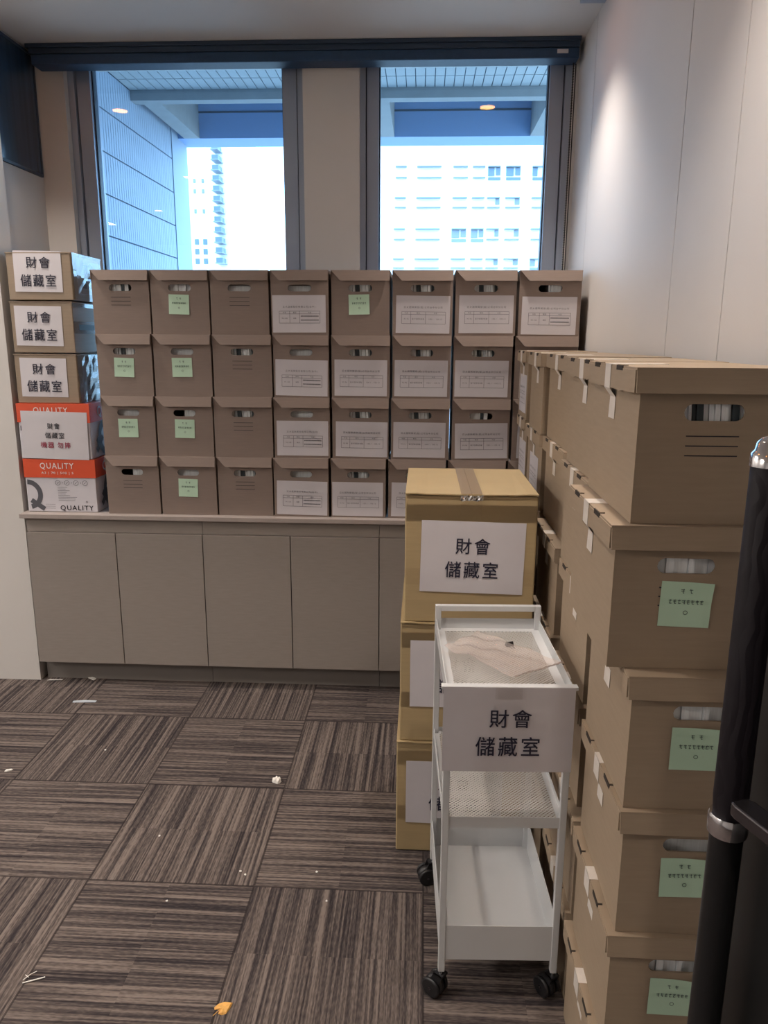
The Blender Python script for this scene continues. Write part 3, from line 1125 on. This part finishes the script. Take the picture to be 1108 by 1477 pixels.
# three small cartons on the left end of the worktop
YS = 3.245
lz = [at(60, v, 1, YS).z for v in (362, 433, 509, 581.5, 661.5, 739)]
lx = [(10.5, 98), (17, 101), (23, 107)]
lab3 = ['topmost small brown carton with clear-wrapped side at the worktop end', 'middle small brown carton with dark tape on its side at the worktop end', 'lowest small brown carton, resting on the orange-lidded boxes']
for k in range(3):
    zb_, zt_ = lz[k + 1], lz[k]
    x0, x1 = at(lx[k][0], [397, 471, 545][k], 1, YS).x, at(lx[k][1] - 0, [397, 471, 545][k], 1, YS).x
    h = zt_ - zb_ - 0.006
    o = empty('cardboard_carton', (x0, YS, zb_ + 0.0008))
    tag(o, lab3[k], 'box', 'small signed cartons at the worktop end')
    w_ = x1 - x0 + 0.016
    d = 0.30
    MB().box(0, w_, 0, d, 0, h - 0.004, M['kraft_l']).build('body', o, 0.003)
    f = MB().box(-0.002, w_ + 0.002, -0.002, d / 2 - 0.002, h - 0.004, h, M['kraft_l']).box(-0.002, w_ + 0.002, d / 2 + 0.002, d, h - 0.004, h, M['kraft_l'])
    f.build('top_flaps', o)
    sw, sh = (0.205, 0.165)
    sign(o, sw, sh, ([0.03, 0.016, 0.022][k], -0.0018, [0.034, 0.03, 0.028][k]), [('財會', 0.52, 0.72, 0.5, 0.27, M['ink_blue']), ('儲藏室', 0.5, 0.28, 0.74, 0.30, M['ink_blue'])], seed=20 + k, rot=0.012)
    if k != 1:
        sd = link('side_sign', sheet_mesh('side_sign', 0.22, 0.15, M['paper'], 0.002, seed=31 + k), o)
        sd['label'] = 'white paper sign on the side'
        sd.rotation_euler = (0, 0, math.pi / 2)
        sd.location = (w_ + 0.0015, 0.05, 0.03)
        mb = MB()
        text(mb, '財會', 0.10, 0.11, M['ink_grey'], width=0.10)
        t = mb.build('lettering', sd)
        t.location = (0, -0.003, 0)
        mb = MB()
        text(mb, '儲藏室', 0.11, 0.045, M['ink_grey'], width=0.15)
        t = mb.build('lettering', sd)
        t.location = (0, -0.003, 0)
        rn = random.Random(k)
        wv, wf = [], []
        for j in range(9):
            for i in range(9):
                wv.append((w_ + 0.005 + rn.uniform(0, .004), i / 8 * d * 0.95, j / 8 * h * (1.0 if k == 0 else 0.98)))
        for j in range(8):
            for i in range(8):
                q = j * 9 + i
                wf.append((q, q + 1, q + 10, q + 9))
        mb = MB()
        mb.add(wv, wf, M['wrap'])
        mb.build('plastic_wrap', o)
    else:
        mb = MB()
        mb.box(w_ + 0.0004, w_ + 0.0012, 0.0, d, h * 0.38, h * 0.62, M['brown_tape'])
        mb.box(w_ + 0.0012, w_ + 0.002, 0.05, d, h * 0.45, h * 0.56, M['files_b'])
        mb.box(w_ + 0.0004, w_ + 0.0012, 0.0, d, h * 0.9, h * 0.99, M['wrap'])
        mb.build('packing_tape', o)


# two copier-paper cartons with orange lids
def paper_carton(x0, x1, zb_, zt_, label, covered):
    zb_ = max(zb_, ZT)
    h = zt_ - zb_ - 0.002
    w_ = x1 - x0
    o = empty('paper_carton', (x0, YS - 0.01, zb_ + 0.001))
    tag(o, label, 'box', 'orange-lidded paper cartons')
    d = 0.33
    MB().box(0.003, w_ - 0.003, 0.003, d - 0.003, 0, h - 0.004, M['carton_white']).build('body', o, 0.003)
    lh = 0.082
    l = MB().box(0, w_, 0, d, h - 0.003, h, M['orange'])
    l.box(0, w_, 0, 0.0025, h - lh, h - 0.003, M['orange']).box(w_ - 0.0025, w_, 0.0025, d, h - lh, h - 0.003, M['orange'])
    l.box(0, 0.0025, 0.0025, d, h - lh, h - 0.003, M['orange']).box(0.0025, w_ - 0.0025, d - 0.0025, d, h - lh, h - 0.003, M['orange'])
    lo = l.build('lid', o)
    lo['label'] = 'orange lid with white lettering'
    mb = MB()
    text(mb, 'QUALITY', w_ * 0.47, h - 0.031, M['white_print'], width=0.152, height=0.030, y=-0.0008)
    text(mb, 'A3 | 70 | 500 | 5', w_ * 0.47, h - 0.062, M['white_print'], width=0.145, height=0.013, y=-0.0008)
    # the letter Q on the side of the lid
    R = Matrix.Translation((w_ + 0.0008, 0.1, h - 0.042)) @ Matrix.Rotation(math.pi / 2, 4, 'Z')
    text(mb, 'Q', 0, 0, M['white_print'], height=0.05, M4=R)
    mb.build('lettering', lo)
    g = MB()
    gm = M['ink_grey']
    # big grey Q cut by the left edge: a ring and a crossed tail
    def arc(cx, cz, r0, r1, a0, a1, n, M4=None, y=0.0022):
        vs = []
        for k in range(n + 1):
            t = math.radians(a0 + (a1 - a0) * k / n)
            vs += [Vector((cx + r0 * math.cos(t), y, cz + r0 * math.sin(t))), Vector((cx + r1 * math.cos(t), y, cz + r1 * math.sin(t)))]
        if M4 is not None:
            vs = [M4 @ q for q in vs]
        g.add(vs, [(2 * k, 2 * k + 1, 2 * k + 3, 2 * k + 2) for k in range(n)], gm)

    def bar(p, q, wd_, M4=None, y=0.0018):
        (a, b), (c, d_) = p, q
        L = math.hypot(c - a, d_ - b)
        nx, nz = -(d_ - b) / L * wd_ / 2, (c - a) / L * wd_ / 2
        vs = [Vector((a + nx, y, b + nz)), Vector((a - nx, y, b - nz)), Vector((c - nx, y, d_ - nz)), Vector((c + nx, y, d_ + nz))]
        if M4 is not None:
            vs = [M4 @ q_ for q_ in vs]
        g.add(vs, [(0, 1, 2, 3)], gm)
    arc(0.008, 0.078, 0.046, 0.068, -78, 88, 20)
    bar((0.022, 0.052), (0.080, 0.012), 0.022)
    g.build('printed_q', o)
    g = MB()
    SM = Matrix.Translation((w_, 0, 0)) @ Matrix.Rotation(math.pi / 2, 4, 'Z')
    arc(0.16, 0.085, 0.055, 0.085, 100, 260, 18, SM, -0.0002 + 0.003 * 0)
    bar((0.05, 0.03), (0.12, 0.09), 0.026, SM, -0.0006)
    bar((0.06, 0.085), (0.12, 0.02), 0.026, SM, -0.0008)
    g.build('side_printing', o)
    g = MB()
    text(g, 'QUALITY', w_ * 0.70, 0.017, M['ink'], width=0.150, height=0.026, y=0.0018)
    if not covered:
        for k in range(4):
            stroke(g, ring(w_ * 0.46 + k * 0.041, 0.132, 0.011, 16), 0.0018, gm, 0.0018)
            stroke(g, [(w_ * 0.46 + k * 0.041 - .004, 0.128), (w_ * 0.46 + k * 0.041 + .004, 0.136)], 0.0018, gm, 0.0018)
            if k < 3:
                g.box(w_ * 0.46 + k * 0.041 + 0.019, w_ * 0.46 + k * 0.041 + 0.0225, 0.0014, 0.0018, 0.1305, 0.134, gm)
        rn = random.Random(4)
        for k in range(9):
            stroke(g, [(w_ * 0.45, 0.112 - k * 0.0075), (w_ * 0.45 + rn.uniform(.03, .09), 0.112 - k * 0.0075)], 0.0014, M['ink_grey'], 0.0018)
        stroke(g, ring(w_ * 0.845, 0.046, 0.004, 8), 0.002, gm, 0.0018)
        for k in range(3):
            stroke(g, [(w_ * 0.2 + .02, 0.034 - k * 0.009), (w_ * 0.4, 0.034 - k * 0.009)], 0.001, M['ink_grey'], 0.0018)
    g.build('printing', o)
    return o, w_, h


qx0, qx1 = at(38, 700, 1, YS).x, at(140.5, 700, 1, YS).x
paper_carton(qx0, qx1, lz[5] + 0.0, lz[4], 'lower orange-lidded white paper carton standing on the worktop end', False)
q2, w2, h2 = paper_carton(qx0 - 0.006, qx1 - 0.006, lz[4], lz[3], 'upper orange-lidded paper carton with white sign in red and black lettering', True)
sign(q2, 0.295, 0.208, (0.014, -0.0016, 0.003), [('財會', 0.49, 0.70, 0.185, 0.125, M['ink']), ('儲藏室', 0.5, 0.50, 0.29, 0.125, M['ink']), ('機器 勿摔', 0.505, 0.30, 0.45, 0.125, M['ink_red'])], seed=9, wave=0.002, rot=0.02,
     lab='white paper sign with black and red Chinese lettering')

# ------------------------------------------------------------------ white trolley
CW, CL = 0.288, 0.425
tr = empty('service_trolley', (0.0605, 1.556, 0), math.radians(2.2))
tag(tr, 'white steel three-tier trolley on black casters in front of the tan cartons', 'trolley')
PT = 0.016
ZL = 0.078
for (x, y, top) in ((0, 0, 0.815), (CW - PT, 0, 0.815), (0, CL - PT, 0.872), (CW - PT, CL - PT, 0.872)):
    MB().box(x, x + PT, y, y + PT, ZL, top, M['steel_white']).build('post', tr, 0.0015)
MB().box(PT, CW - PT, CL - PT, CL, 0.872 - PT, 0.872, M['steel_white']).build('handle', tr, 0.0015)


def tray(name, z0, z1, floor_z, floor_mat, lip=0.0, rim=0.022):
    a, b, c, d = 0.001, CW - 0.001, 0.001, CL - 0.001
    t = MB()
    th = 0.0016
    i = PT - 0.001
    t.box(i, CW - i, c + 0.002, c + 0.002 + th, z0, z1, M['steel_white'])
    t.box(i, CW - i, d - 0.002 - th, d - 0.002, z0, z1, M['steel_white'])
    t.box(a + 0.002, a + 0.002 + th, i, CL - i, z0, z1, M['steel_white'])
    t.box(b - 0.002 - th, b - 0.002, i, CL - i, z0, z1, M['steel_white'])
    if rim:
        t.box(0.004, CW - 0.004, 0.004, 0.004 + rim, floor_z - 0.001, floor_z, M['steel_white'])
        t.box(0.004, CW - 0.004, CL - 0.004 - rim, CL - 0.004, floor_z - 0.001, floor_z, M['steel_white'])
        t.box(0.004, 0.004 + rim, 0.004 + rim, CL - 0.004 - rim, floor_z - 0.001, floor_z, M['steel_white'])
        t.box(CW - 0.004 - rim, CW - 0.004, 0.004 + rim, CL - 0.004 - rim, floor_z - 0.001, floor_z, M['steel_white'])
    o = t.build('tray', tr)
    r = rim
    q = MB()
    q.add([(0.004 + r, 0.004 + r, floor_z), (CW - 0.004 - r, 0.004 + r, floor_z), (CW - 0.004 - r, CL - 0.004 - r, floor_z), (0.004 + r, CL - 0.004 - r, floor_z)], [(0, 1, 2, 3)], floor_mat)
    if floor_mat is M['perf']:                    # underside of the punched sheet
        q.add([(0.004 + r, 0.004 + r, floor_z - 0.0020), (CW - 0.004 - r, 0.004 + r, floor_z - 0.0020), (CW - 0.004 - r, CL - 0.004 - r, floor_z - 0.0020), (0.004 + r, CL - 0.004 - r, floor_z - 0.0020)], [(0, 1, 2, 3)], floor_mat)
    q.build('tray_floor', o)
    s = MB()
    for x in (0.012, CW - 0.012):
        s.tube([(x, CL - 0.0035, z1 - 0.008), (x, CL - 0.0065, z1 - 0.008)], 0.003, M['lever'], 8)
    s.build('screw', o)
    return o


tray('upper', 0.790, 0.832, 0.803, M['perf'])
tray('middle', 0.476, 0.503, 0.490, M['perf'], rim=0.014)
tray('lower', 0.112, 0.208, 0.118, M['steel_white'], rim=0)
MB().box(-0.008, CW + 0.006, -0.006, 0.012, 0.826, 0.834, M['steel_white']).build('front_bar', tr, 0.001)
for (x, y, rz) in ((PT / 2, PT / 2, -0.7), (CW - PT / 2, PT / 2, -1.0), (PT / 2, CL - PT / 2, 0.2), (CW - PT / 2, CL - PT / 2, -0.3)):
    R = Matrix.Translation((x, y, 0)) @ Matrix.Rotation(rz, 4, 'Z')
    cs = MB()
    cs.tube([R @ Vector((0, 0, 0.066)), R @ Vector((0, 0, ZL + 0.004))], 0.005, M['chrome'], 10)
    cs.prism([(-0.014, 0.068), (0.010, 0.068), (0.006, 0.050), (-0.012, 0.022), (-0.026, 0.022), (-0.026, 0.040)], 1, -0.013, -0.010, M['rubber'], R)
    cs.prism([(-0.014, 0.068), (0.010, 0.068), (0.006, 0.050), (-0.012, 0.022), (-0.026, 0.022), (-0.026, 0.040)], 1, 0.010, 0.013, M['rubber'], R)
    cs.box(-0.014, 0.010, -0.013, 0.013, 0.062, 0.068, M['rubber'], R)
    ca = cs.build('caster', tr)
    wh = MB()
    for (y0, y1) in ((-0.0215, -0.0135), (0.0135, 0.0215), (-0.0095, 0.0095)):
        wh.tube([R @ Vector((-0.018, y0, 0.0262)), R @ Vector((-0.018, y0 + (y1 - y0) * .2, 0.0262)), R @ Vector((-0.018, y0 + (y1 - y0) * .8, 0.0262)), R @ Vector((-0.018, y1, 0.0262))], [0.022, 0.026, 0.026, 0.022], M['rubber'], 20)
    wh.tube([R @ Vector((-0.018, -0.023, 0.0262)), R @ Vector((-0.018, 0.023, 0.0262))], 0.005, M['lever'], 10)
    wh.build('wheel', ca)
sg = sign(tr, 0.292, 0.206, (-0.004, -0.0075, 0.6275), [('財會', 0.515, 0.64, 0.32, 0.21, M['ink_blue']), ('儲藏室', 0.50, 0.31, 0.49, 0.23, M['ink_blue'])], seed=40, wave=0.0015)
tp = MB().quad(0.11, 0.17, -0.0108, 0.806, 0.8345, M['clear_tape'])
tp.build('clear_tape', tr)

# zip bag lying over the upper tray
zb_ = 0.808
cor = [Vector(at(638, 936, 2, 0.815)), Vector(at(742, 979, 2, 0.838)), Vector(at(812, 958, 2, 0.842)), Vector(at(690, 914, 2, 0.815))]
n = 26
vs, fs = [], []
rn = random.Random(8)
ph = [rn.uniform(0, 6.28) for _ in range(8)]
for j in range(n + 1):
    for i in range(n + 1):
        a, c = i / n, j / n
        p = cor[0] * (1 - a) * (1 - c) + cor[1] * a * (1 - c) + cor[2] * a * c + cor[3] * (1 - a) * c
        amp = 0.011 * (1 - a) ** 0.5 + 0.002
        p = p + Vector((0, 0, 0.002 + amp * (0.5 + 0.28 * math.sin(a * 17 + c * 8 + ph[0]) + 0.22 * math.sin(c * 15 - a * 9 + ph[1])) + rn.uniform(0, .0012)))
        p.x += 0.006 * math.sin(c * 9 + ph[2]) * (1 - a)
        p.y += 0.006 * math.sin(a * 8 + ph[3])
        p.z = max(p.z, 0.8065)
        if p.x > 0.335:
            p.z = max(p.z, 0.8365)
        vs.append(p)
for j in range(n):
    for i in range(n):
        q = j * (n + 1) + i
        fs.append((q, q + 1, q + n + 2, q + n + 1))
bag = empty('zip_bag', (0.2, 1.75, 0.806))
tag(bag, 'crumpled clear plastic zip bag lying on the trolley top', 'plastic bag')
inv = Matrix.Translation((-0.2, -1.75, -0.806))
mb = MB()
mb.add([inv @ p for p in vs], fs, M['film'], True)
mb.build('film', bag)
mb = MB()
for off in (0.0, 0.010):
    pts = []
    for j in range(n + 1):
        p = vs[j * (n + 1) + n] * (1 - off / 0.12) + vs[j * (n + 1) + n - 4] * (off / 0.12)
        pts.append(inv @ (p + Vector((0, 0, 0.001))))
    mb.tube(pts, 0.0012, M['film'], 6)
mb.build('zip_seal', bag)

# black binder clip on the trolley
p = at(735, 927, 2, 0.812)
bc = empty('binder_clip', (p.x, p.y, 0.8035), 0.35)
tag(bc, 'small black binder clip on the trolley top beside the plastic bag', 'clip')
mb = MB()
mb.prism([(-0.006, 0.0), (0.006, 0.0), (0.0015, 0.011), (-0.0015, 0.011)], 0, -0.010, 0.010, M['black_metal'])
mb.build('body', bc)
mb = MB()
mb.tube([(-0.005, -0.006, 0.0015), (-0.004, -0.022, 0.002), (0.004, -0.022, 0.002), (0.005, -0.006, 0.0015)], 0.0007, M['lever'], 6)
mb.build('wire_arm', bc)

# ------------------------------------------------------------------ black door with its pull handle at the right edge
HY = 0.75
ht = at(1085, 668, 1, HY).z
hr = at(1050, 1185, 1, HY).z
hx = at(1085, 668, 1, HY).x + 0.018
DX = 0.372
dr = empty('door_1', (DX, 0.80, 0))
struct(dr)
MB().box(0, 0.045, -0.95, 0.0, 0.004, 2.2, M['door']).build('door_panel', dr)
ph_ = empty('pull_handle', (hx - DX, HY - 0.80, 0.25))
ph_.parent = dr
b0 = 0.25


def lathe(mb, prof, mt, n=28):
    mb.tube([(0, 0, z) for _, z in prof], [r for r, _ in prof], mt, n)


mb = MB()
lathe(mb, [(0.0165, hr - b0 + 0.010), (0.018, hr - b0 + 0.03), (0.018, ht - b0 - 0.002), (0.0165, ht - b0)], M['leather'])
mb.build('leather_grip', ph_)
mb = MB()
lathe(mb, [(0.0205, hr - b0 - 0.012), (0.021, hr - b0 - 0.010), (0.021, hr - b0 + 0.008), (0.0195, hr - b0 + 0.011)], M['chrome'])
mb.build('chrome_collar', ph_)['label'] = 'chrome collar'
mb = MB()
lathe(mb, [(0.0195, ht - b0 - 0.003), (0.0195, ht - b0 + 0.010), (0.016, ht - b0 + 0.013), (0.015, ht - b0 + 0.020), (0.010, ht - b0 + 0.025), (0.001, ht - b0 + 0.027)], M['chrome'])
mb.build('chrome_cap', ph_)['label'] = 'chrome end cap'
mb = MB()
lathe(mb, [(0.0175, 0.0), (0.0175, hr - b0 - 0.012)], M['black_metal'])
mb.build('lower_tube', ph_)
mb = MB()
for zz in (0.08, ht - b0 - 0.05):
    mb.tube([(0.015, 0, zz), (DX - hx + 0.002, 0, zz)], 0.007, M['black_metal'], 10)
mb.build('standoff', ph_)
lv = MB()
p = at(1080, 1170, 1, 0.70)
ang = Matrix.Translation((p.x - DX, p.y - 0.80, p.z)) @ Matrix.Rotation(math.radians(-70), 4, 'Z')
lv.prism([(-0.012, -0.012), (-0.004, -0.014), (0.16, -0.012), (0.16, 0.010), (-0.004, 0.012), (-0.012, 0.008)], 2, -0.009, 0.006, M['lever'], ang)
lv.build('lever', dr, 0.002)


# ------------------------------------------------------------------ scraps on the carpet
def scrap(name, label, cat, px, py, pts, mt, h=0.004, rz=0.0, dome=False):
    p = at(px, py, 2, 0)
    mb = MB()
    n_ = len(pts)
    vs = [(a, b, 0.0008) for a, b in pts] + [(a * .85, b * .85, h * (1 + 0.4 * math.sin(3 * k))) for k, (a, b) in enumerate(pts)] + [(0, 0, h * (1.5 if dome else 0.9))]
    fs = [(k, (k + 1) % n_, n_ + (k + 1) % n_, n_ + k) for k in range(n_)] + [(n_ + k, n_ + (k + 1) % n_, 2 * n_) for k in range(n_)] + [tuple(range(n_))[::-1]]
    mb.add(vs, fs, mt)
    o = mb.build(name)
    o.location = (p.x, p.y, 0)
    o.rotation_euler = (0, 0, rz)
    return tag(o, label, cat)


def blob(r, n_, seed, sq=1.0):
    rn = random.Random(seed)
    return [(r * rn.uniform(.7, 1.15) * math.cos(2 * math.pi * k / n_), sq * r * rn.uniform(.7, 1.15) * math.sin(2 * math.pi * k / n_)) for k in range(n_)]


heart = [(0.0, -0.026), (0.014, -0.012), (0.019, 0.003), (0.016, 0.016), (0.009, 0.018), (0.002, 0.008), (-0.006, 0.017), (-0.014, 0.012), (-0.018, 0.002), (-0.011, -0.012)]
leaf = scrap('dry_leaf', 'small dry golden leaf lying on the carpet', 'leaf', 322, 1455, heart, M['leaf'], 0.004, 2.3)
stem_ = MB().tube([(0, 0.006, 0.004), (-0.004, 0.02, 0.005), (-0.006, 0.03, 0.004)], 0.0009, M['leaf'], 6).build('stem', leaf)
scrap('foam_scrap', 'crumpled white scrap in the middle of the carpet', 'scrap', 400, 1127, blob(0.017, 11, 3), M['foam'], 0.012, 0.3, True)
scrap('foam_scrap', 'flat white sliver on the carpet near the end wall', 'scrap', 12, 1112, blob(0.016, 9, 6, 0.4), M['foam'], 0.005, 0.5)
scrap('plastic_strip', 'clear plastic strip lying on the carpet before the cabinets', 'strip', 122, 1012, [(-.05, -.010), (.05, -.008), (.052, .008), (0, .010), (-.052, .006)], M['strip'], 0.003, 0.06)
scrap('paper_scrap', 'white paper scrap under the cabinet plinth', 'scrap', 132, 980, [(-.022, .012), (.016, -.012), (.022, .006), (.0, .014)], M['foam'], 0.006, 0)
scrap('paper_scrap', 'thin white paper sliver against the cabinet corner', 'scrap', 80, 981, [(-.04, -.006), (.03, .002), (.034, .007), (-.03, .003)], M['foam'], 0.003, 0)
p = at(45, 1418, 2, 0)
tw = MB()
tw.tube([(-0.02, -0.004, 0.003), (0.028, 0.016, 0.004)], 0.0016, M['foam'], 6)
tw.tube([(-0.024, 0.006, 0.002), (-0.012, 0.02, 0.006), (-0.002, 0.034, 0.003)], 0.001, M['foam'], 6)
tw.tube([(-0.026, 0.022, 0.002), (-0.012, 0.012, 0.005)], 0.0008, M['foam'], 6)
o = tw.build('paper_shred')
o.location = (p.x, p.y, 0)
tag(o, 'forked white paper shred on the carpet, farthest forward', 'scrap')
for k, (px, py, wh) in enumerate([(347, 1257, 'pair'), (354, 1262, 'pair'), (457, 1258, 'x'), (471, 1300, 'x'), (241, 1300, 'x'), (230, 1206, 'x'), (152, 1082, 'x')]):
    scrap('crumb', ['tiny white crumb, upper of two by a tile edge on the carpet', 'tiny white crumb, lower of two by a tile edge on the carpet', 'tiny white crumb on the tile left of the tan cartons', 'tiny white crumb below the tan cartons on the carpet',
                    'tiny white crumb on the dark tile above the leaf', 'tiny white crumb on the tile below the plastic strip', 'tiny white crumb near the flat sliver on the carpet'][k], 'crumb', px, py, blob(0.004, 6, k), M['foam'], 0.003)

# ------------------------------------------------------------------ outside: covered balcony and the buildings beyond
ZO = 2.98                                   # tiled soffit
xw = at(147, 96, 2, ZO).x                   # cladding wall
yb1 = at(300, 129, 2, ZO).y                 # where the first beam starts
ZBM = at(300, 144, 1, yb1).z
y2 = at(300, 150, 2, ZBM).y
ye = at(249, 250, 0, xw).y                  # end of the cladding
ZX = ZBM + 0.004                              # underside of the cross beams
y3 = at(650, 197, 2, ZX).y                  # outer fascia
struct(MB().box(xw - 0.4, 3.2, YB + 0.2, y3 + 0.3, -0.15, 0.0, M['concrete']).build('balcony_floor'))
s_ = MB()
yy = [YB + 0.2, at(300, 96.5, 2, ZO).y, at(300, 113, 2, ZO).y, yb1]
tw_ = 0.0535
for a, b in zip(yy[:-1], yy[1:]):
    x = xw
    while x < 3.2:
        s_.box(x + 0.0025, min(x + tw_ - 0.0025, 3.2), a + 0.004, b - 0.004, ZO, ZO + 0.03, M['soffit_tile'])
        x += tw_
s_.box(xw - 0.2, 3.2, YB + 0.2, yb1, ZO + 0.006, ZO + 0.06, M['soffit_joint'])
struct(s_.build('soffit_ceiling'))
bm_ = MB()
bm_.box(xw - 0.2, 3.2, yb1, y2, ZBM, ZO + 0.8, M['concrete'])
struct(bm_.build('beam_inner'))
cl = MB()
x = YB + 0.2
nz = [at(133, 170, 0, xw).z, at(240, 240, 0, xw).z]
jz = at(141, 152, 0, xw).z
dj = at(141, 152, 0, xw).z - at(144, 215, 0, xw).z
joints = sorted([jz - k * dj for k in range(-2, 9) if 0.05 < jz - k * dj < ZO - 0.02])
pw = 0.0
yq = YB + 0.2
while yq < ye:
    y1_ = min(yq + 0.034, ye)
    zz = [0.0] + joints + [ZO]
    for a, b in zip(zz[:-1], zz[1:]):
        cl.box(xw - 0.03, xw, yq + 0.0016, y1_ - 0.0016, a + 0.004, b - 0.004, M['clad'])
    yq += 0.034
cl.box(xw - 0.2, xw - 0.008, YB + 0.2, ye, 0, ZO + 0.6, M['soffit_joint'])
struct(cl.build('cladding_wall'))
struct(MB().box(xw - 0.3, xw - 0.0, ye + 0.02, y3 + 0.2, 0, ZO + 0.8, M['clad']).build('column_outer'))
fs_ = MB()
fs_.box(xw - 0.2, 3.2, y3, y3 + 0.25, ZX, ZO + 1.0, M['fascia'])
for zq in (ZX + 0.16, ZX + 0.42):
    fs_.box(xw - 0.2, 3.2, y3 - 0.003, y3, zq, zq + 0.012, M['soffit_joint'])
struct(fs_.build('fascia_beam'))
cb = MB()
for (a, b) in ((at(550, 195, 1, y3).x, at(569, 195, 1, y3).x), (at(765, 195, 1, y3).x, at(788, 195, 1, y3).x), (at(266, 198, 1, y3).x, at(288, 198, 1, y3).x)):
    cb.box(a, b, y2 - 0.05, y3, ZX, ZO + 0.8, M['concrete'])
struct(cb.build('beam_cross'))
struct(MB().box(xw - 0.2, 3.2, y2, y3 + 0.25, ZO + 0.8, ZO + 0.9, M['concrete']).build('coffer_slab'))


def bpart(name, px0, py0, px1, py1, Y, depth, mt, parent, org):
    a, b = at(px0, py1, 1, Y), at(px1, py0, 1, Y)
    return MB().box(a.x - org.x, b.x - org.x, -depth, 0, a.z - org.z, b.z - org.z, mt).build(name, parent)


# the broad white block seen through the right-hand window
YO = 46.0
org = Vector((at(660, 300, 1, YO).x, YO, -20))
ob = empty('office_block', org)
tag(ob, 'broad white office block with rows of windows beyond the right-hand window', 'building')
l, r_ = at(500, 300, 1, YO).x, at(830, 300, 1, YO).x
zr = at(660, 200, 1, YO).z + 3
MB().box(l - org.x, r_ - org.x, 0.0, 14, 0, zr + 20, M['facade']).build('wall', ob)
cols = [(571, 587, 2), (602, 637, 2), (654, 675, 2), (682, 700, 2), (704, 722, 2), (730, 751, 2), (768, 783, 1)]
rws = [(240, 260), (285, 303), (330, 349), (373, 390)]
for ri, (y0, y1) in enumerate(rws):
    for ci, (x0, x1, n_) in enumerate(cols):
        sh = -(y0 - 240) * 0.03
        big = (ri == 0 and ci >= 4) or (ri == 2 and ci in (2, 3)) or (ri == 3 and ci == 6)
        f = bpart('window', x0 + sh, y0, x1 + sh, y0 + 1.6, YO, 0.25, M['facade_pale'], ob, org)
        f.name = 'window'
        o2 = Vector(org)
        if big:
            xm = x0 + (x1 - x0) * 0.58
            q = bpart('pane', x0 + sh, y0 + 2, xm + sh - 1, y1 - 6, YO, 0.06, M['facade_win'] if ri == 0 else M['facade_pale'], f, org)
            if n_ == 2:
                bpart('pane', xm + sh + 1, y0 + 2, x1 + sh, y1 - 7, YO, 0.06, M['facade_win'] if ri == 0 else M['facade_pale'], f, org)
            bpart('pane', x0 + sh, y1 - 4, x1 + sh, y1, YO, 0.06, M['facade_win'] if ri == 0 else M['facade_pale'], f, org)
        else:
            bpart('sill_band', x0 + sh, y1 - 4, x1 + sh, y1 - 2.6, YO, 0.2, M['facade_pale'], f, org)
            if ci in (4, 5):
                bpart('pane', x0 + (x1 - x0) * .66 + sh, y0 + 2, x1 + sh, y1 - 8, YO, 0.06, M['facade_pale'], f, org)

# the tall tower seen through the left-hand window
YT = 70.0
org = Vector((at(300, 300, 1, YT).x, YT, -25))
tb = empty('apartment_tower', org)
tag(tb, 'tall white apartment tower with stacked balconies beyond the left-hand window', 'building')
l, r_ = at(262, 300, 1, YT).x, at(330, 300, 1, YT).x
MB().box(l - org.x, r_ - org.x, 0, 12, 0, at(300, 150, 1, YT).z + 25, M['facade']).build('wall', tb)
for k in range(13):
    y0 = 213 + k * 14.6
    if y0 > 380:
        break
    xo = (y0 - 213) * 0.045
    bl_ = bpart('balcony', 310 + xo, y0, 319 + xo, y0 + 7, YT, 1.2, M['facade_win'], tb, org)
    bpart('railing', 310 + xo, y0 + 7.5, 321 + xo, y0 + 8.6, YT, 1.6, M['facade_pale'], bl_, org)
for k, (ya, yb_) in enumerate([(258, 264), (273, 279), (302, 308), (345, 353), (359, 367), (373, 381)]):
    for c, x0 in enumerate((278, 290)):
        xo = (ya - 258) * 0.04
        big = k >= 3
        f = bpart('window', x0 + xo + (0 if big else 1), ya, x0 + xo + (5.5 if big else 4), yb_, YT, 0.06, M['facade_win'] if big else M['facade_pale'], tb, org)
